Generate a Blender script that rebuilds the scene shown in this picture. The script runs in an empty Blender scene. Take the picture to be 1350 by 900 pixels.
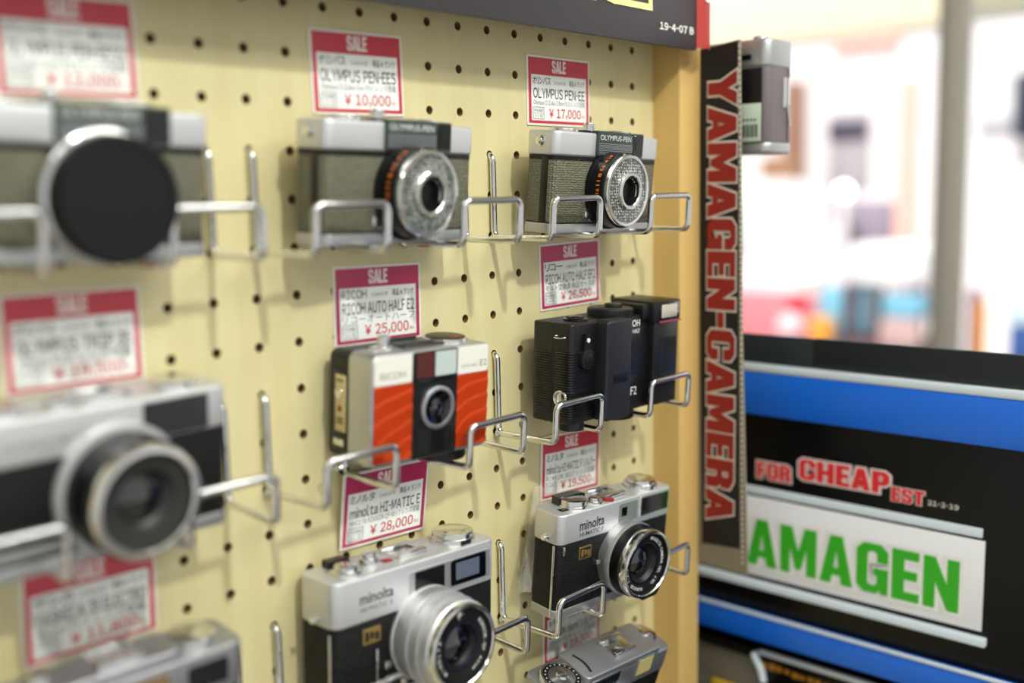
import bpy, bmesh, math, random
from mathutils import Vector, Matrix, Euler
random.seed(7)
C = bpy.context.scene.collection
PI = math.pi

# ------------------------------------------------------------------ camera, world, light, exposure
cam_d = bpy.data.cameras.new('camera'); cam = bpy.data.objects.new('camera', cam_d); C.objects.link(cam)
R0 = Vector((0.67429261, -0.73819229, -0.02004042)); R1 = Vector((-0.11488321, -0.0780538, -0.99030776)); R2 = Vector((0.72947332, 0.67005951, -0.137437))
m = Matrix(((R0.x, -R1.x, -R2.x), (R0.y, -R1.y, -R2.y), (R0.z, -R1.z, -R2.z))).to_4x4()
m.translation = Vector((-0.26267678, -0.46377976, -0.09899376))
cam.matrix_world = m
cam_d.sensor_fit = 'HORIZONTAL'; cam_d.sensor_width = 36.0; cam_d.lens = 1407.84/1350*36
cam_d.clip_start = 0.02; cam_d.clip_end = 200
cam_d.dof.use_dof = True; cam_d.dof.focus_distance = 0.672; cam_d.dof.aperture_fstop = 2.5
bpy.context.scene.camera = cam

w = bpy.data.worlds.new('world'); bpy.context.scene.world = w; w.use_nodes = True
w.node_tree.nodes['Background'].inputs[0].default_value = (0.96, 0.98, 0.94, 1)
w.node_tree.nodes['Background'].inputs[1].default_value = 0.66

sd = bpy.data.lights.new('sun', 'SUN'); sd.energy = 5.0; sd.angle = 0.02; sd.color = (1, 0.97, 0.93)
sun = bpy.data.objects.new('sun', sd); C.objects.link(sun)
sun.rotation_euler = Vector((0.62, 0.10, -0.78)).to_track_quat('-Z', 'Y').to_euler()

def area(name, loc, target, sx, sy, power, col):
    d = bpy.data.lights.new(name, 'AREA'); d.shape = 'RECTANGLE'; d.size = sx; d.size_y = sy; d.energy = power; d.color = col
    o = bpy.data.objects.new(name, d); C.objects.link(o); o.location = loc
    o.rotation_euler = (Vector(target)-Vector(loc)).to_track_quat('-Z', 'Y').to_euler()
    return o
area('spot_lamp_light', (-0.03, -1.29, 1.08), (0.15, 0, -0.2), 0.07, 0.07, 16, (0.98, 1.0, 0.92))
area('tube_light', (0.45, -0.85, 1.17), (0.15, 0, -0.3), 1.15, 0.20, 6.5, (0.98, 1.0, 0.93))
area('tube_light', (-0.95, -1.6, 1.17), (0.1, -0.1, -0.3), 1.15, 0.20, 6.0, (0.98, 1.0, 0.95))
area('tube_light', (0.95, -1.7, 1.17), (0.3, -0.1, -0.3), 1.15, 0.20, 12, (0.98, 1.0, 0.95))

vs = bpy.context.scene.view_settings
vs.view_transform = 'Standard'; vs.look = 'None'; vs.exposure = 0.06; vs.gamma = 1.0; vs.use_curve_mapping = False
bpy.context.scene.render.film_transparent = False
bpy.context.scene.cycles.max_bounces = 8
bpy.context.scene.cycles.use_denoising = True

# ------------------------------------------------------------------ materials
def lin(c):
    return tuple(((v/255)/12.92 if v/255 <= .04045 else ((v/255+.055)/1.055)**2.4) for v in c)
MATS = {}
def mat(name, rgb, rough=0.5, metal=0.0, bump=None, coat=0.0, spec=0.5, var=None, emit=0.0, trans=0.0, alpha=1.0):
    """rgb as sRGB 0-255. bump=(kind, scale xyz, strength, distance); var=(second rgb, scale xyz, contrast)."""
    if name in MATS: return MATS[name]
    M = bpy.data.materials.new(name); M.use_nodes = True; nt = M.node_tree; b = nt.nodes['Principled BSDF']
    col = lin(rgb)+(1,)
    b.inputs['Base Color'].default_value = col; b.inputs['Roughness'].default_value = rough; b.inputs['Metallic'].default_value = metal
    b.inputs['Coat Weight'].default_value = coat; b.inputs['Coat Roughness'].default_value = 0.08
    b.inputs['Specular IOR Level'].default_value = spec
    b.inputs['Transmission Weight'].default_value = trans; b.inputs['Alpha'].default_value = alpha
    if emit: b.inputs['Emission Color'].default_value = col; b.inputs['Emission Strength'].default_value = emit
    tc = nt.nodes.new('ShaderNodeTexCoord')
    def mapped(sc):
        mp = nt.nodes.new('ShaderNodeMapping'); mp.inputs['Scale'].default_value = sc
        nt.links.new(tc.outputs['Object'], mp.inputs['Vector']); return mp.outputs['Vector']
    if var:
        n = nt.nodes.new('ShaderNodeTexNoise'); n.inputs['Scale'].default_value = 1; n.inputs['Detail'].default_value = 5
        nt.links.new(mapped(var[1]), n.inputs['Vector'])
        r = nt.nodes.new('ShaderNodeValToRGB'); e = r.color_ramp.elements
        e[0].position = .5-var[2]; e[1].position = .5+var[2]; e[0].color = lin(var[0])+(1,); e[1].color = col
        nt.links.new(n.outputs['Fac'], r.inputs['Fac']); nt.links.new(r.outputs['Color'], b.inputs['Base Color'])
    if bump:
        kind, sc, st, dist = bump
        if kind == 'noise':
            t = nt.nodes.new('ShaderNodeTexNoise'); t.inputs['Scale'].default_value = 1; t.inputs['Detail'].default_value = 3; o = t.outputs['Fac']
        elif kind == 'voronoi':
            t = nt.nodes.new('ShaderNodeTexVoronoi'); t.inputs['Scale'].default_value = 1; t.inputs['Randomness'].default_value = .35; o = t.outputs['Distance']
        elif kind == 'brick':
            t = nt.nodes.new('ShaderNodeTexBrick'); t.inputs['Scale'].default_value = 1; t.inputs['Mortar Size'].default_value = .06; o = t.outputs['Fac']
        else:
            t = nt.nodes.new('ShaderNodeTexWave'); t.inputs['Scale'].default_value = 1; t.bands_direction = kind; o = t.outputs['Fac']
        nt.links.new(mapped(sc), t.inputs['Vector'])
        bp = nt.nodes.new('ShaderNodeBump'); bp.inputs['Strength'].default_value = st; bp.inputs['Distance'].default_value = dist
        nt.links.new(o, bp.inputs['Height']); nt.links.new(bp.outputs['Normal'], b.inputs['Normal'])
    MATS[name] = M; return M

M_board = mat('pegboard maple', (223, 212, 166), .38, var=((213, 200, 148), (60, 60, 4), .25), bump=('noise', (300, 300, 15), .05, .001))
M_fibre = mat('hole wall fibre', (136, 104, 62), .8)
M_post = mat('post maple', (214, 180, 114), .36, var=((202, 166, 98), (90, 90, 3), .3))
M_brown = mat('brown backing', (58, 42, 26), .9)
M_chrome = mat('chrome wire', (222, 222, 224), .09, 1.0)
M_chrome2 = mat('chrome trim', (228, 228, 228), .16, 1.0)
M_silver = mat('satin silver', (196, 197, 199), .4, .85, bump=('noise', (4000, 4000, 4000), .05, .0002))
M_silverL = mat('bright satin silver', (216, 217, 220), .46, .7, bump=('noise', (4000, 4000, 4000), .04, .0002))
M_grey = mat('satin grey metal', (170, 172, 178), .38, .8)
M_olive = mat('olive grey leatherette', (118, 116, 96), .5, bump=('voronoi', (720, 720, 720), 1.0, .0010), var=((92, 90, 72), (900, 900, 900), .12))
M_leather = mat('black leatherette', (13, 13, 14), .5, spec=.35, bump=('noise', (160, 160, 420), .7, .0009))
M_black = mat('black plastic', (14, 14, 16), .38, spec=.5)
M_blackgl = mat('black gloss', (7, 7, 9), .12, coat=.4)
M_blackm = mat('black metal', (20, 20, 22), .3, .4)
M_rib = mat('ribbed black plastic', (15, 15, 17), .3, spec=.7)
M_green = mat('dark green grey paint', (62, 74, 70), .36, .3)
M_glass = mat('lens glass', (8, 9, 14), .03, coat=1.0, spec=.9)
M_purple = mat('coated inner glass', (70, 58, 92), .06, .6, coat=1)
M_finder = mat('finder glass', (15, 17, 21), .07, coat=.3, spec=.5)
M_finderB = mat('blue finder glass', (96, 104, 124), .08, coat=1, spec=.8)
M_cell = mat('selenium cell', (176, 180, 176), .25, .35, bump=('voronoi', (560, 560, 560), .5, .0008), coat=.6)
_nt = M_cell.node_tree; _v = next(n for n in _nt.nodes if n.type == 'TEX_VORONOI'); _r = _nt.nodes.new('ShaderNodeValToRGB')
_r.color_ramp.elements[0].position = .25; _r.color_ramp.elements[0].color = (.55, .57, .55, 1); _r.color_ramp.elements[1].position = .55; _r.color_ramp.elements[1].color = (.07, .08, .07, 1)
_nt.links.new(_v.outputs['Distance'], _r.inputs['Fac']); _nt.links.new(_r.outputs['Color'], _nt.nodes['Principled BSDF'].inputs['Base Color'])
M_white = mat('white enamel', (236, 234, 226), .3)
M_orange = mat('orange enamel', (232, 84, 24), .32)
M_frost = mat('frosted window', (196, 208, 206), .2, coat=.5)
M_maroon = mat('maroon finder', (92, 48, 46), .12, coat=.6)
M_ink = mat('black ink', (34, 34, 38), .5)
M_inkgrey = mat('grey ink', (120, 122, 124), .5)
M_inkred = mat('red ink', (205, 36, 60), .5)
M_card = mat('laminated card', (238, 236, 226), .25, coat=.4)
M_red = mat('red print', (204, 44, 66), .3, coat=.4)
M_pink = mat('magenta print', (190, 44, 92), .3, coat=.4)
M_paper = mat('white print', (248, 250, 246), .3, coat=.4)
M_saletxt = mat('pale heading ink', (246, 224, 220), .4)
M_gold = mat('gold badge', (170, 140, 80), .35, .7)
M_orink = mat('orange engraving', (232, 120, 36), .5)
M_whink = mat('white engraving', (226, 226, 222), .5)
M_redbtn = mat('red button', (150, 22, 26), .3)
M_label = mat('cream film label', (214, 196, 140), .35)
M_sign = mat('charcoal sign board', (52, 49, 52), .45)
M_yel = mat('pale yellow print', (245, 236, 160), .5)
M_signred = mat('red sign end', (178, 50, 46), .5)
M_signwht = mat('sign white ink', (240, 238, 230), .5)
M_strap = mat('black woven band', (22, 15, 16), .7)
M_strapgrey = mat('grey woven edge', (136, 128, 108), .8, bump=('Z', (0, 0, 120), .6, .0006))
M_strapred = mat('deep red letters', (148, 30, 22), .6)
M_strapwht = mat('pale letter outline', (214, 204, 196), .6)
M_blue = mat('blue plastic band', (22, 112, 234), .3)
M_blackpan = mat('black acrylic', (7, 8, 10), .3, spec=.3)
M_blackrail = mat('dark slate plastic', (30, 38, 44), .45)
M_whstrip = mat('pale strip', (222, 234, 244), .3)
M_panel = mat('white sign panel', (244, 244, 250), .35)
M_purewht = mat('pure white ink', (255, 255, 255), .5)
M_grn = mat('green letters', (58, 190, 36), .5)
M_letred = mat('bright red letters', (236, 50, 54), .5)
M_pinkwht = mat('pinkish outline', (252, 232, 230), .5)
M_mull = mat('grey aluminium post', (196, 191, 180), .5, .2)
M_ceil = mat('ceiling white', (226, 222, 210), .8)
M_floor = mat('grey floor tile', (150, 146, 140), .5, var=((138, 134, 128), (3, 3, 3), .3))
M_wall = mat('plain wall', (200, 196, 184), .8)

# ------------------------------------------------------------------ object helpers
def thing(name, label, cat, loc=(0, 0, 0), rot=(0, 0, 0), group=None):
    o = bpy.data.objects.new(name, None); C.objects.link(o); o.location = loc
    o.rotation_euler = tuple(math.radians(a) for a in rot); o.empty_display_size = .02
    o['label'] = label; o['category'] = cat
    if group: o['group'] = group
    return o
def tag(o, label, cat, group=None):
    o['label'] = label; o['category'] = cat
    if group: o['group'] = group
    return o
def obj(name, bm, mats, parent=None, label=None, ang=38, scale=1.0):
    if scale != 1.0: bmesh.ops.scale(bm, vec=(scale,)*3, verts=bm.verts)
    bmesh.ops.recalc_face_normals(bm, faces=bm.faces)
    me = bpy.data.meshes.new(name); bm.to_mesh(me); bm.free()
    for mm in (mats if isinstance(mats, (list, tuple)) else [mats]): me.materials.append(mm)
    for p in me.polygons: p.use_smooth = True
    me.set_sharp_from_angle(angle=math.radians(ang))
    o = bpy.data.objects.new(name, me); C.objects.link(o)
    if parent: o.parent = parent
    if label: o['label'] = label
    return o
def struct(o): o['kind'] = 'structure'; return o
def mm(name, bm, mats, parent, label=None): return obj(name, bm, mats, parent, label, scale=.001)   # built in millimetres
def newbm(): return bmesh.new()
def setmat(faces, mi):
    for f in faces: f.material_index = mi

def box(bm, x0, x1, y0, y1, z0, z1, bev=0.0, seg=2, mi=0):
    vs_ = [bm.verts.new((x, y, z)) for x in (x0, x1) for y in (y0, y1) for z in (z0, z1)]
    idx = [(0, 1, 3, 2), (4, 6, 7, 5), (0, 4, 5, 1), (2, 3, 7, 6), (0, 2, 6, 4), (1, 5, 7, 3)]
    fs = [bm.faces.new([vs_[i] for i in q]) for q in idx]
    setmat(fs, mi)
    if bev > 0:
        es = list({e for f in fs for e in f.edges})
        r = bmesh.ops.bevel(bm, geom=es, offset=bev, segments=seg, affect='EDGES', profile=.5)
        setmat(r['faces'], mi)
    return bm
def rrect(w, d, r, n=6):
    r = max(1e-5, min(r, w/2-1e-5, d/2-1e-5)); pts = []
    for cx, cy, a0 in ((w/2-r, d/2-r, 0), (-w/2+r, d/2-r, 90), (-w/2+r, -d/2+r, 180), (w/2-r, -d/2+r, 270)):
        for i in range(n+1):
            a = math.radians(a0+90*i/n); pts.append((cx+r*math.cos(a), cy+r*math.sin(a)))
    return pts
def loft(bm, rings, mi=0, cap=True):
    R = [[bm.verts.new(p) for p in ring] for ring in rings]; n = len(R[0]); fs = []
    for a, b in zip(R, R[1:]):
        for i in range(n): fs.append(bm.faces.new((a[i], a[(i+1) % n], b[(i+1) % n], b[i])))
    if cap: fs.append(bm.faces.new(R[0][::-1])); fs.append(bm.faces.new(R[-1]))
    setmat(fs, mi); return bm
def slab(bm, w, d, z0, z1, r, x0=0.0, y0=0.0, bev=1.0, mi=0, n=7):
    """rounded-plan block, front face at y0, going back to y0+d"""
    prof = []
    k = 3
    for i in range(k+1): a = PI/2*i/k; prof.append((bev*(1-math.sin(a)), z0+bev*(1-math.cos(a))))
    for i in range(k+1): a = PI/2*i/k; prof.append((bev*(1-math.cos(a)), z1-bev*(1-math.sin(a))))
    rings = [[(x0+p[0], y0+d/2+p[1], z) for p in rrect(w-2*ins, d-2*ins, max(.3, r-ins), n)] for ins, z in prof]
    return loft(bm, rings, mi)
def plate(bm, w, h, t, r, cx, cz, yf, bev=.3, mi=0):
    """rounded rectangle in the x-z plane, front face at y=yf (towards -y), thickness t backwards"""
    prof = [(bev, yf), (0, yf+bev), (0, yf+t)]
    return loft(bm, [[(cx+p[0], y, cz+p[1]) for p in rrect(w-2*i, h-2*i, max(.15, r-i), 5)] for i, y in prof], mi)
def lathe(bm, prof, c, axis='-y', n=56, mi=0, cap0=False, cap1=True):
    """prof: (radius, distance along axis[, mat])"""
    rings = []; ms = []
    for p in prof:
        r, h = p[0], p[1]; ms.append(p[2] if len(p) > 2 else mi); ring = []
        for i in range(n):
            a = 2*PI*i/n; u, v = r*math.cos(a), r*math.sin(a)
            if axis == '-y': q = (c[0]+u, c[1]-h, c[2]+v)
            elif axis == 'z': q = (c[0]+u, c[1]+v, c[2]+h)
            else: q = (c[0]+h, c[1]+u, c[2]+v)
            ring.append(bm.verts.new(q))
        rings.append(ring)
    for k, (a, b) in enumerate(zip(rings, rings[1:])):
        for i in range(n):
            f = bm.faces.new((a[i], a[(i+1) % n], b[(i+1) % n], b[i])); f.material_index = ms[k+1]
    if cap0: bm.faces.new(rings[0][::-1]).material_index = ms[0]
    if cap1: bm.faces.new(rings[-1]).material_index = ms[-1]
    return bm
def ridges(bm, c, r, h0, h1, n, w, t, axis='-y', mi=0):
    """small grip ridges round a ring"""
    for i in range(n):
        a = 2*PI*i/n; ca, sa = math.cos(a), math.sin(a); q = []
        for rr in (r-.3, r+t):
            for tt in (-w/2, w/2):
                for h in (h0, h1):
                    u, v = rr*ca-tt*sa, rr*sa+tt*ca
                    q.append(bm.verts.new((c[0]+u, c[1]-h, c[2]+v) if axis == '-y' else (c[0]+u, c[1]+v, c[2]+h)))
        for f in ((0, 1, 3, 2), (4, 6, 7, 5), (0, 4, 5, 1), (2, 3, 7, 6), (0, 2, 6, 4), (1, 5, 7, 3)):
            bm.faces.new([q[k] for k in f]).material_index = mi
    return bm
def prism(bm, pts, y0, y1, mi=0):
    """polygon (x,z) from y0 to y1"""
    a = [bm.verts.new((x, y0, z)) for x, z in pts]; b = [bm.verts.new((x, y1, z)) for x, z in pts]; n = len(pts)
    fs = [bm.faces.new(a), bm.faces.new(b[::-1])]+[bm.faces.new((a[i], b[i], b[(i+1) % n], a[(i+1) % n])) for i in range(n)]
    setmat(fs, mi); return bm
def fillet(pts, r, n=6):
    pts = [Vector(p) for p in pts]; out = [pts[0]]
    for a, b, c in zip(pts, pts[1:], pts[2:]):
        d0 = (a-b).normalized(); d1 = (c-b).normalized(); ang = d0.angle(d1)
        if ang > 3.1: out.append(b); continue
        t = min(r/math.tan(ang/2), (a-b).length*.49, (c-b).length*.49); rr = t*math.tan(ang/2)
        p0, p1 = b+d0*t, b+d1*t; ctr = b+(d0+d1).normalized()*(rr/math.sin(ang/2))
        v0, v1 = p0-ctr, p1-ctr; th = v0.angle(v1); ax = v0.cross(v1).normalized()
        for i in range(n+1): out.append(ctr+Matrix.Rotation(th*i/n, 3, ax) @ v0)
    out.append(pts[-1]); return out
def tube(bm, pts, r, n=12, mi=0):
    pts = [Vector(p) for p in pts]; N = len(pts); rings = []; up = None
    for i, p in enumerate(pts):
        t = (pts[min(i+1, N-1)]-pts[max(i-1, 0)]).normalized()
        if up is None:
            up = t.orthogonal().normalized()
        else: up = (up-t*up.dot(t)).normalized()
        s = t.cross(up)
        rings.append([p+r*(math.cos(2*PI*k/n)*up+math.sin(2*PI*k/n)*s) for k in range(n)])
    return loft(bm, rings, mi)
def cyl(bm, c, r, h, axis='z', bev=.4, n=36, mi=0):
    return lathe(bm, [(r, 0), (r, h-bev), (r-bev*.3, h-bev*.3), (r-bev, h)], c, axis, n, mi, True, True)

# ------------------------------------------------------------------ lettering
BLOCK = {
 'Y': [[(0,1),(.24,1),(.34,.66),(.44,1),(.68,1),(.46,.42),(.46,0),(.22,0),(.22,.42)]],
 'A': [[(0,0),(.22,1),(.48,1),(.70,0),(.46,0),(.43,.18),(.27,.18),(.24,0)],[(.30,.34),(.40,.34),(.35,.68)]],
 'M': [[(0,0),(0,1),(.26,1),(.40,.5),(.54,1),(.80,1),(.80,0),(.58,0),(.58,.55),(.46,.1),(.34,.1),(.22,.55),(.22,0)]],
 'G': [[(.64,.63),(.64,.86),(.50,1),(.14,1),(0,.86),(0,.14),(.14,0),(.40,0),(.47,.07),(.49,0),(.64,0),(.64,.52),(.34,.52),(.34,.36),(.41,.36),(.41,.2),(.36,.16),(.28,.16),(.23,.2),(.23,.8),(.28,.84),(.36,.84),(.41,.8),(.41,.63)]],
 'C': [[(.64,.62),(.64,.86),(.50,1),(.14,1),(0,.86),(0,.14),(.14,0),(.50,0),(.64,.14),(.64,.40),(.41,.40),(.41,.2),(.36,.16),(.28,.16),(.23,.2),(.23,.8),(.28,.84),(.36,.84),(.41,.8),(.41,.62)]],
 'E': [[(0,0),(0,1),(.52,1),(.52,.82),(.24,.82),(.24,.60),(.49,.60),(.49,.42),(.24,.42),(.24,.18),(.53,.18),(.53,0)]],
 'N': [[(0,0),(0,1),(.22,1),(.44,.5),(.44,1),(.66,1),(.66,0),(.45,0),(.22,.52),(.22,0)]],
 'R': [[(0,0),(0,1),(.44,1),(.62,.86),(.62,.58),(.54,.5),(.62,.42),(.64,0),(.40,0),(.40,.34),(.35,.40),(.24,.40),(.24,0)],[(.24,.58),(.35,.58),(.39,.62),(.39,.78),(.35,.82),(.24,.82)]],
 'F': [[(0,0),(0,1),(.52,1),(.52,.82),(.24,.82),(.24,.58),(.48,.58),(.48,.40),(.24,.40),(.24,0)]],
 'O': [[(.14,0),(0,.14),(0,.86),(.14,1),(.50,1),(.64,.86),(.64,.14),(.50,0)],[(.28,.16),(.23,.2),(.23,.8),(.28,.84),(.36,.84),(.41,.8),(.41,.2),(.36,.16)]],
 'H': [[(0,0),(0,1),(.24,1),(.24,.60),(.42,.60),(.42,1),(.66,1),(.66,0),(.42,0),(.42,.41),(.24,.41),(.24,0)]],
 'P': [[(0,0),(0,1),(.46,1),(.62,.86),(.62,.5),(.46,.36),(.24,.36),(.24,0)],[(.24,.54),(.35,.54),(.39,.58),(.39,.78),(.35,.82),(.24,.82)]],
 'S': [[(.62,.70),(.62,.86),(.48,1),(.14,1),(0,.86),(0,.60),(.12,.48),(.40,.36),(.40,.2),(.35,.15),(.27,.15),(.22,.2),(.22,.32),(0,.32),(0,.14),(.14,0),(.48,0),(.62,.14),(.62,.42),(.5,.54),(.22,.66),(.22,.8),(.27,.85),(.35,.85),(.40,.8),(.40,.70)]],
 'T': [[(0,1),(.6,1),(.6,.8),(.42,.8),(.42,0),(.18,0),(.18,.8),(0,.8)]],
 'L': [[(0,0),(0,1),(.24,1),(.24,.19),(.52,.19),(.52,0)]],
 '-': [[(.02,.38),(.02,.60),(.34,.60),(.34,.38)]]}
BLOCK_W = {'Y': .68, 'A': .70, 'M': .80, 'G': .64, 'C': .64, 'E': .53, 'N': .66, 'R': .64, 'F': .52, 'O': .64, 'H': .66, 'P': .62, 'S': .62, 'T': .6, 'L': .52, '-': .36}
_dg = {}
def text_mesh(s, off=0.0, spacing=1.0, res=3):
    key = (s, off, spacing, res)
    if key in _dg: return _dg[key]
    if s.startswith('@'):                     # condensed gothic letters set one by one with even gaps
        V, F, xx = [], [], 0.0
        for ch in s[1:]:
            if ch == ' ': xx += .30; continue
            v1, f1 = text_mesh(chr(ord(ch)+0xFEE0) if '!' <= ch <= '~' else ch, off, spacing); b0 = len(V)
            lo = min(q[0] for q in v1); hi = max(q[0] for q in v1)
            kk = .42 if ch == '-' else 1.0; hi = lo+(hi-lo)*kk; V += [((x-lo)*kk+xx, y) for x, y in v1]; F += [tuple(i+b0 for i in f) for f in f1]; xx += hi-lo+.085
        _dg[key] = (V, F); return V, F
    if s.startswith('#') and len(s) > 2:      # assembled letter by letter so that neighbouring outlines may overlap
        V, F, xx = [], [], 0.0
        for ci, ch in enumerate(s[1:]):
            v1, f1 = text_mesh('#'+ch, off, spacing); b0 = len(V)
            V += [(x+xx, y, .00012*(ci % 2)) for x, y in v1]; F += [tuple(i+b0 for i in f) for f in f1]; xx += BLOCK_W[ch]+(spacing-1)
        _dg[key] = (V, F); return V, F
    if s.startswith('#'):          # heavy condensed block letters, drawn as outlines
        cu = bpy.data.curves.new('t', 'CURVE'); cu.dimensions = '2D'; cu.fill_mode = 'BOTH'; cu.offset = off; xx = 0.0
        for ch in s[1:]:
            for k_, poly in enumerate(BLOCK[ch]):
                ar = sum(p[0]*q[1]-q[0]*p[1] for p, q in zip(poly, poly[1:]+poly[:1]))
                if (ar > 0) == (k_ == 0): poly = poly[::-1]
                sp_ = cu.splines.new('POLY'); sp_.points.add(len(poly)-1); sp_.use_cyclic_u = True
                for p_, (px_, py_) in zip(sp_.points, poly): p_.co = (xx+px_, py_, 0, 1)
            xx += BLOCK_W[ch]+(spacing-1)
    else:
        cu = bpy.data.curves.new('t', 'FONT'); cu.body = s; cu.offset = off; cu.resolution_u = res; cu.space_character = spacing; cu.fill_mode = 'BOTH'
    o = bpy.data.objects.new('t', cu); C.objects.link(o)
    bpy.context.view_layer.update(); dg = bpy.context.evaluated_depsgraph_get()
    me = bpy.data.meshes.new_from_object(o.evaluated_get(dg))
    vsx = [tuple(v.co[:2]) for v in me.vertices]; fs = [tuple(p.vertices) for p in me.polygons]
    bpy.data.objects.remove(o); bpy.data.curves.remove(cu); bpy.data.meshes.remove(me)
    if s.startswith('#') and len(s) == 2 and not fs: raise ValueError(s)
    _dg[key] = (vsx, fs); return vsx, fs
def lettering(name, s, c, u, v, w, h, material, parent=None, off=0.0, ref_off=None, spacing=1.0, lift=0.0, shear=0.0, label=None):
    """flat letters fitted to w x h round centre c; u reading direction, v up; ref_off fits by another weight (for outlines)"""
    c, u, v = Vector(c), Vector(u).normalized(), Vector(v).normalized(); nrm = u.cross(v)
    bx, _ = text_mesh(s, off if ref_off is None else ref_off, spacing); vx, fs = text_mesh(s, off, spacing)
    x0, x1 = min(p[0] for p in bx), max(p[0] for p in bx); y0, y1 = min(p[1] for p in bx), max(p[1] for p in bx)
    me = bpy.data.meshes.new(name); P = []
    for q in vx:
        x, y = q[0], q[1]; dz = q[2] if len(q) > 2 else 0.0
        a = ((x-x0)/(x1-x0)-.5)*w; b = ((y-y0)/(y1-y0)-.5)*h
        P.append(c+u*a+v*(b+shear*a)+nrm*(lift+dz))
    me.from_pydata(P, [], fs); me.materials.append(material)
    o = bpy.data.objects.new(name, me); C.objects.link(o)
    if parent: o.parent = parent
    if label: o['label'] = label
    return o
X, Y, Z = Vector((1, 0, 0)), Vector((0, 1, 0)), Vector((0, 0, 1))

# ================================================================== the shop
bm = newbm(); box(bm, -3.5, 2.3, -2.8, 2.6, -1.45, -1.4); struct(obj('floor', bm, M_floor))
bm = newbm(); box(bm, -3.5, 2.3, -2.8, 2.6, 1.25, 1.32); struct(obj('ceiling', bm, M_ceil))
bm = newbm(); box(bm, -3.5, 2.3, 2.5, 2.6, -1.4, 1.25); struct(obj('wall_back', bm, M_wall))
bm = newbm(); box(bm, 2.2, 2.3, 1.65, 2.5, -1.4, 1.25); box(bm, 2.2, 2.3, -2.8, -1.5, -1.4, 1.25); box(bm, 2.2, 2.3, -1.5, 1.65, .86, 1.25)
struct(obj('wall_right', bm, M_wall))
# shop front: frame, grey upright, glass
bm = newbm()
box(bm, 2.2, 2.26, -1.5, 1.65, -1.4, -1.32, .004); box(bm, 2.2, 2.26, -1.5, 1.65, .80, .86, .004)
box(bm, 2.2, 2.26, 1.59, 1.65, -1.32, .80, .004); box(bm, 2.2, 2.26, -1.5, -1.44, -1.32, .80, .004)
win = struct(obj('window_1', bm, M_mull))
bm = newbm(); box(bm, 2.205, 2.255, .425, .49, -1.32, .80, .006); box(bm, 2.195, 2.205, .448, .467, -1.32, .80, .003)
obj('mullion', bm, M_mull, win)
G = bpy.data.materials.new('window pane glass'); G.use_nodes = True; nt = G.node_tree; nt.nodes.clear()
mo = nt.nodes.new('ShaderNodeOutputMaterial'); mx = nt.nodes.new('ShaderNodeMixShader'); tr = nt.nodes.new('ShaderNodeBsdfTransparent'); gl = nt.nodes.new('ShaderNodeBsdfGlossy'); fr = nt.nodes.new('ShaderNodeFresnel')
gl.inputs['Roughness'].default_value = .01; fr.inputs['IOR'].default_value = 1.35
nt.links.new(fr.outputs[0], mx.inputs[0]); nt.links.new(tr.outputs[0], mx.inputs[1]); nt.links.new(gl.outputs[0], mx.inputs[2]); nt.links.new(mx.outputs[0], mo.inputs['Surface'])
bm = newbm(); box(bm, 2.226, 2.232, .49, 1.59, -1.32, .80); obj('pane', bm, G, win)
bm = newbm(); box(bm, 2.226, 2.232, -1.44, .425, -1.32, .80); obj('pane', bm, G, win)
# ceiling lamps
M_tube = mat('lit tube', (255, 250, 235), .5, emit=6.0)
for i, (x, y, lb) in enumerate(((.45, -.85, 'white ceiling tube lamp nearest the pegboard'), (-.95, -1.6, 'white ceiling tube lamp behind the viewer on the left'), (.95, -1.7, 'white ceiling tube lamp behind the viewer on the right'))):
    t = thing('ceiling_lamp', lb, 'lamp', (x, y, 1.25))
    bm = newbm(); box(bm, -.62, .62, -.07, .07, -.05, 0, .004); obj('housing', bm, M_white, t)
    bm = newbm(); tube(bm, [(-.58, 0, -.072), (.58, 0, -.072)], .014); obj('tube', bm, M_tube, t)

t = thing('spot_lamp', 'small white ceiling spot lamp aimed at the pegboard', 'lamp', (-.03, -1.29, 1.25))
bm = newbm(); tube(bm, [(0, 0, 0), (0, -.02, -.10)], .01, 10); obj('stem', bm, M_white, t)
bm = newbm(); lathe(bm, [(.02, .0), (.05, .02), (.055, .07), (.052, .075), (.045, .06)], (0, 0, 0), 'z', 28, cap0=True, cap1=True)
for v_ in bm.verts: v_.co = Matrix.Rotation(math.radians(138), 4, 'X') @ v_.co + Vector((0, -.055, -.075))
obj('shade', bm, M_white, t)

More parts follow.
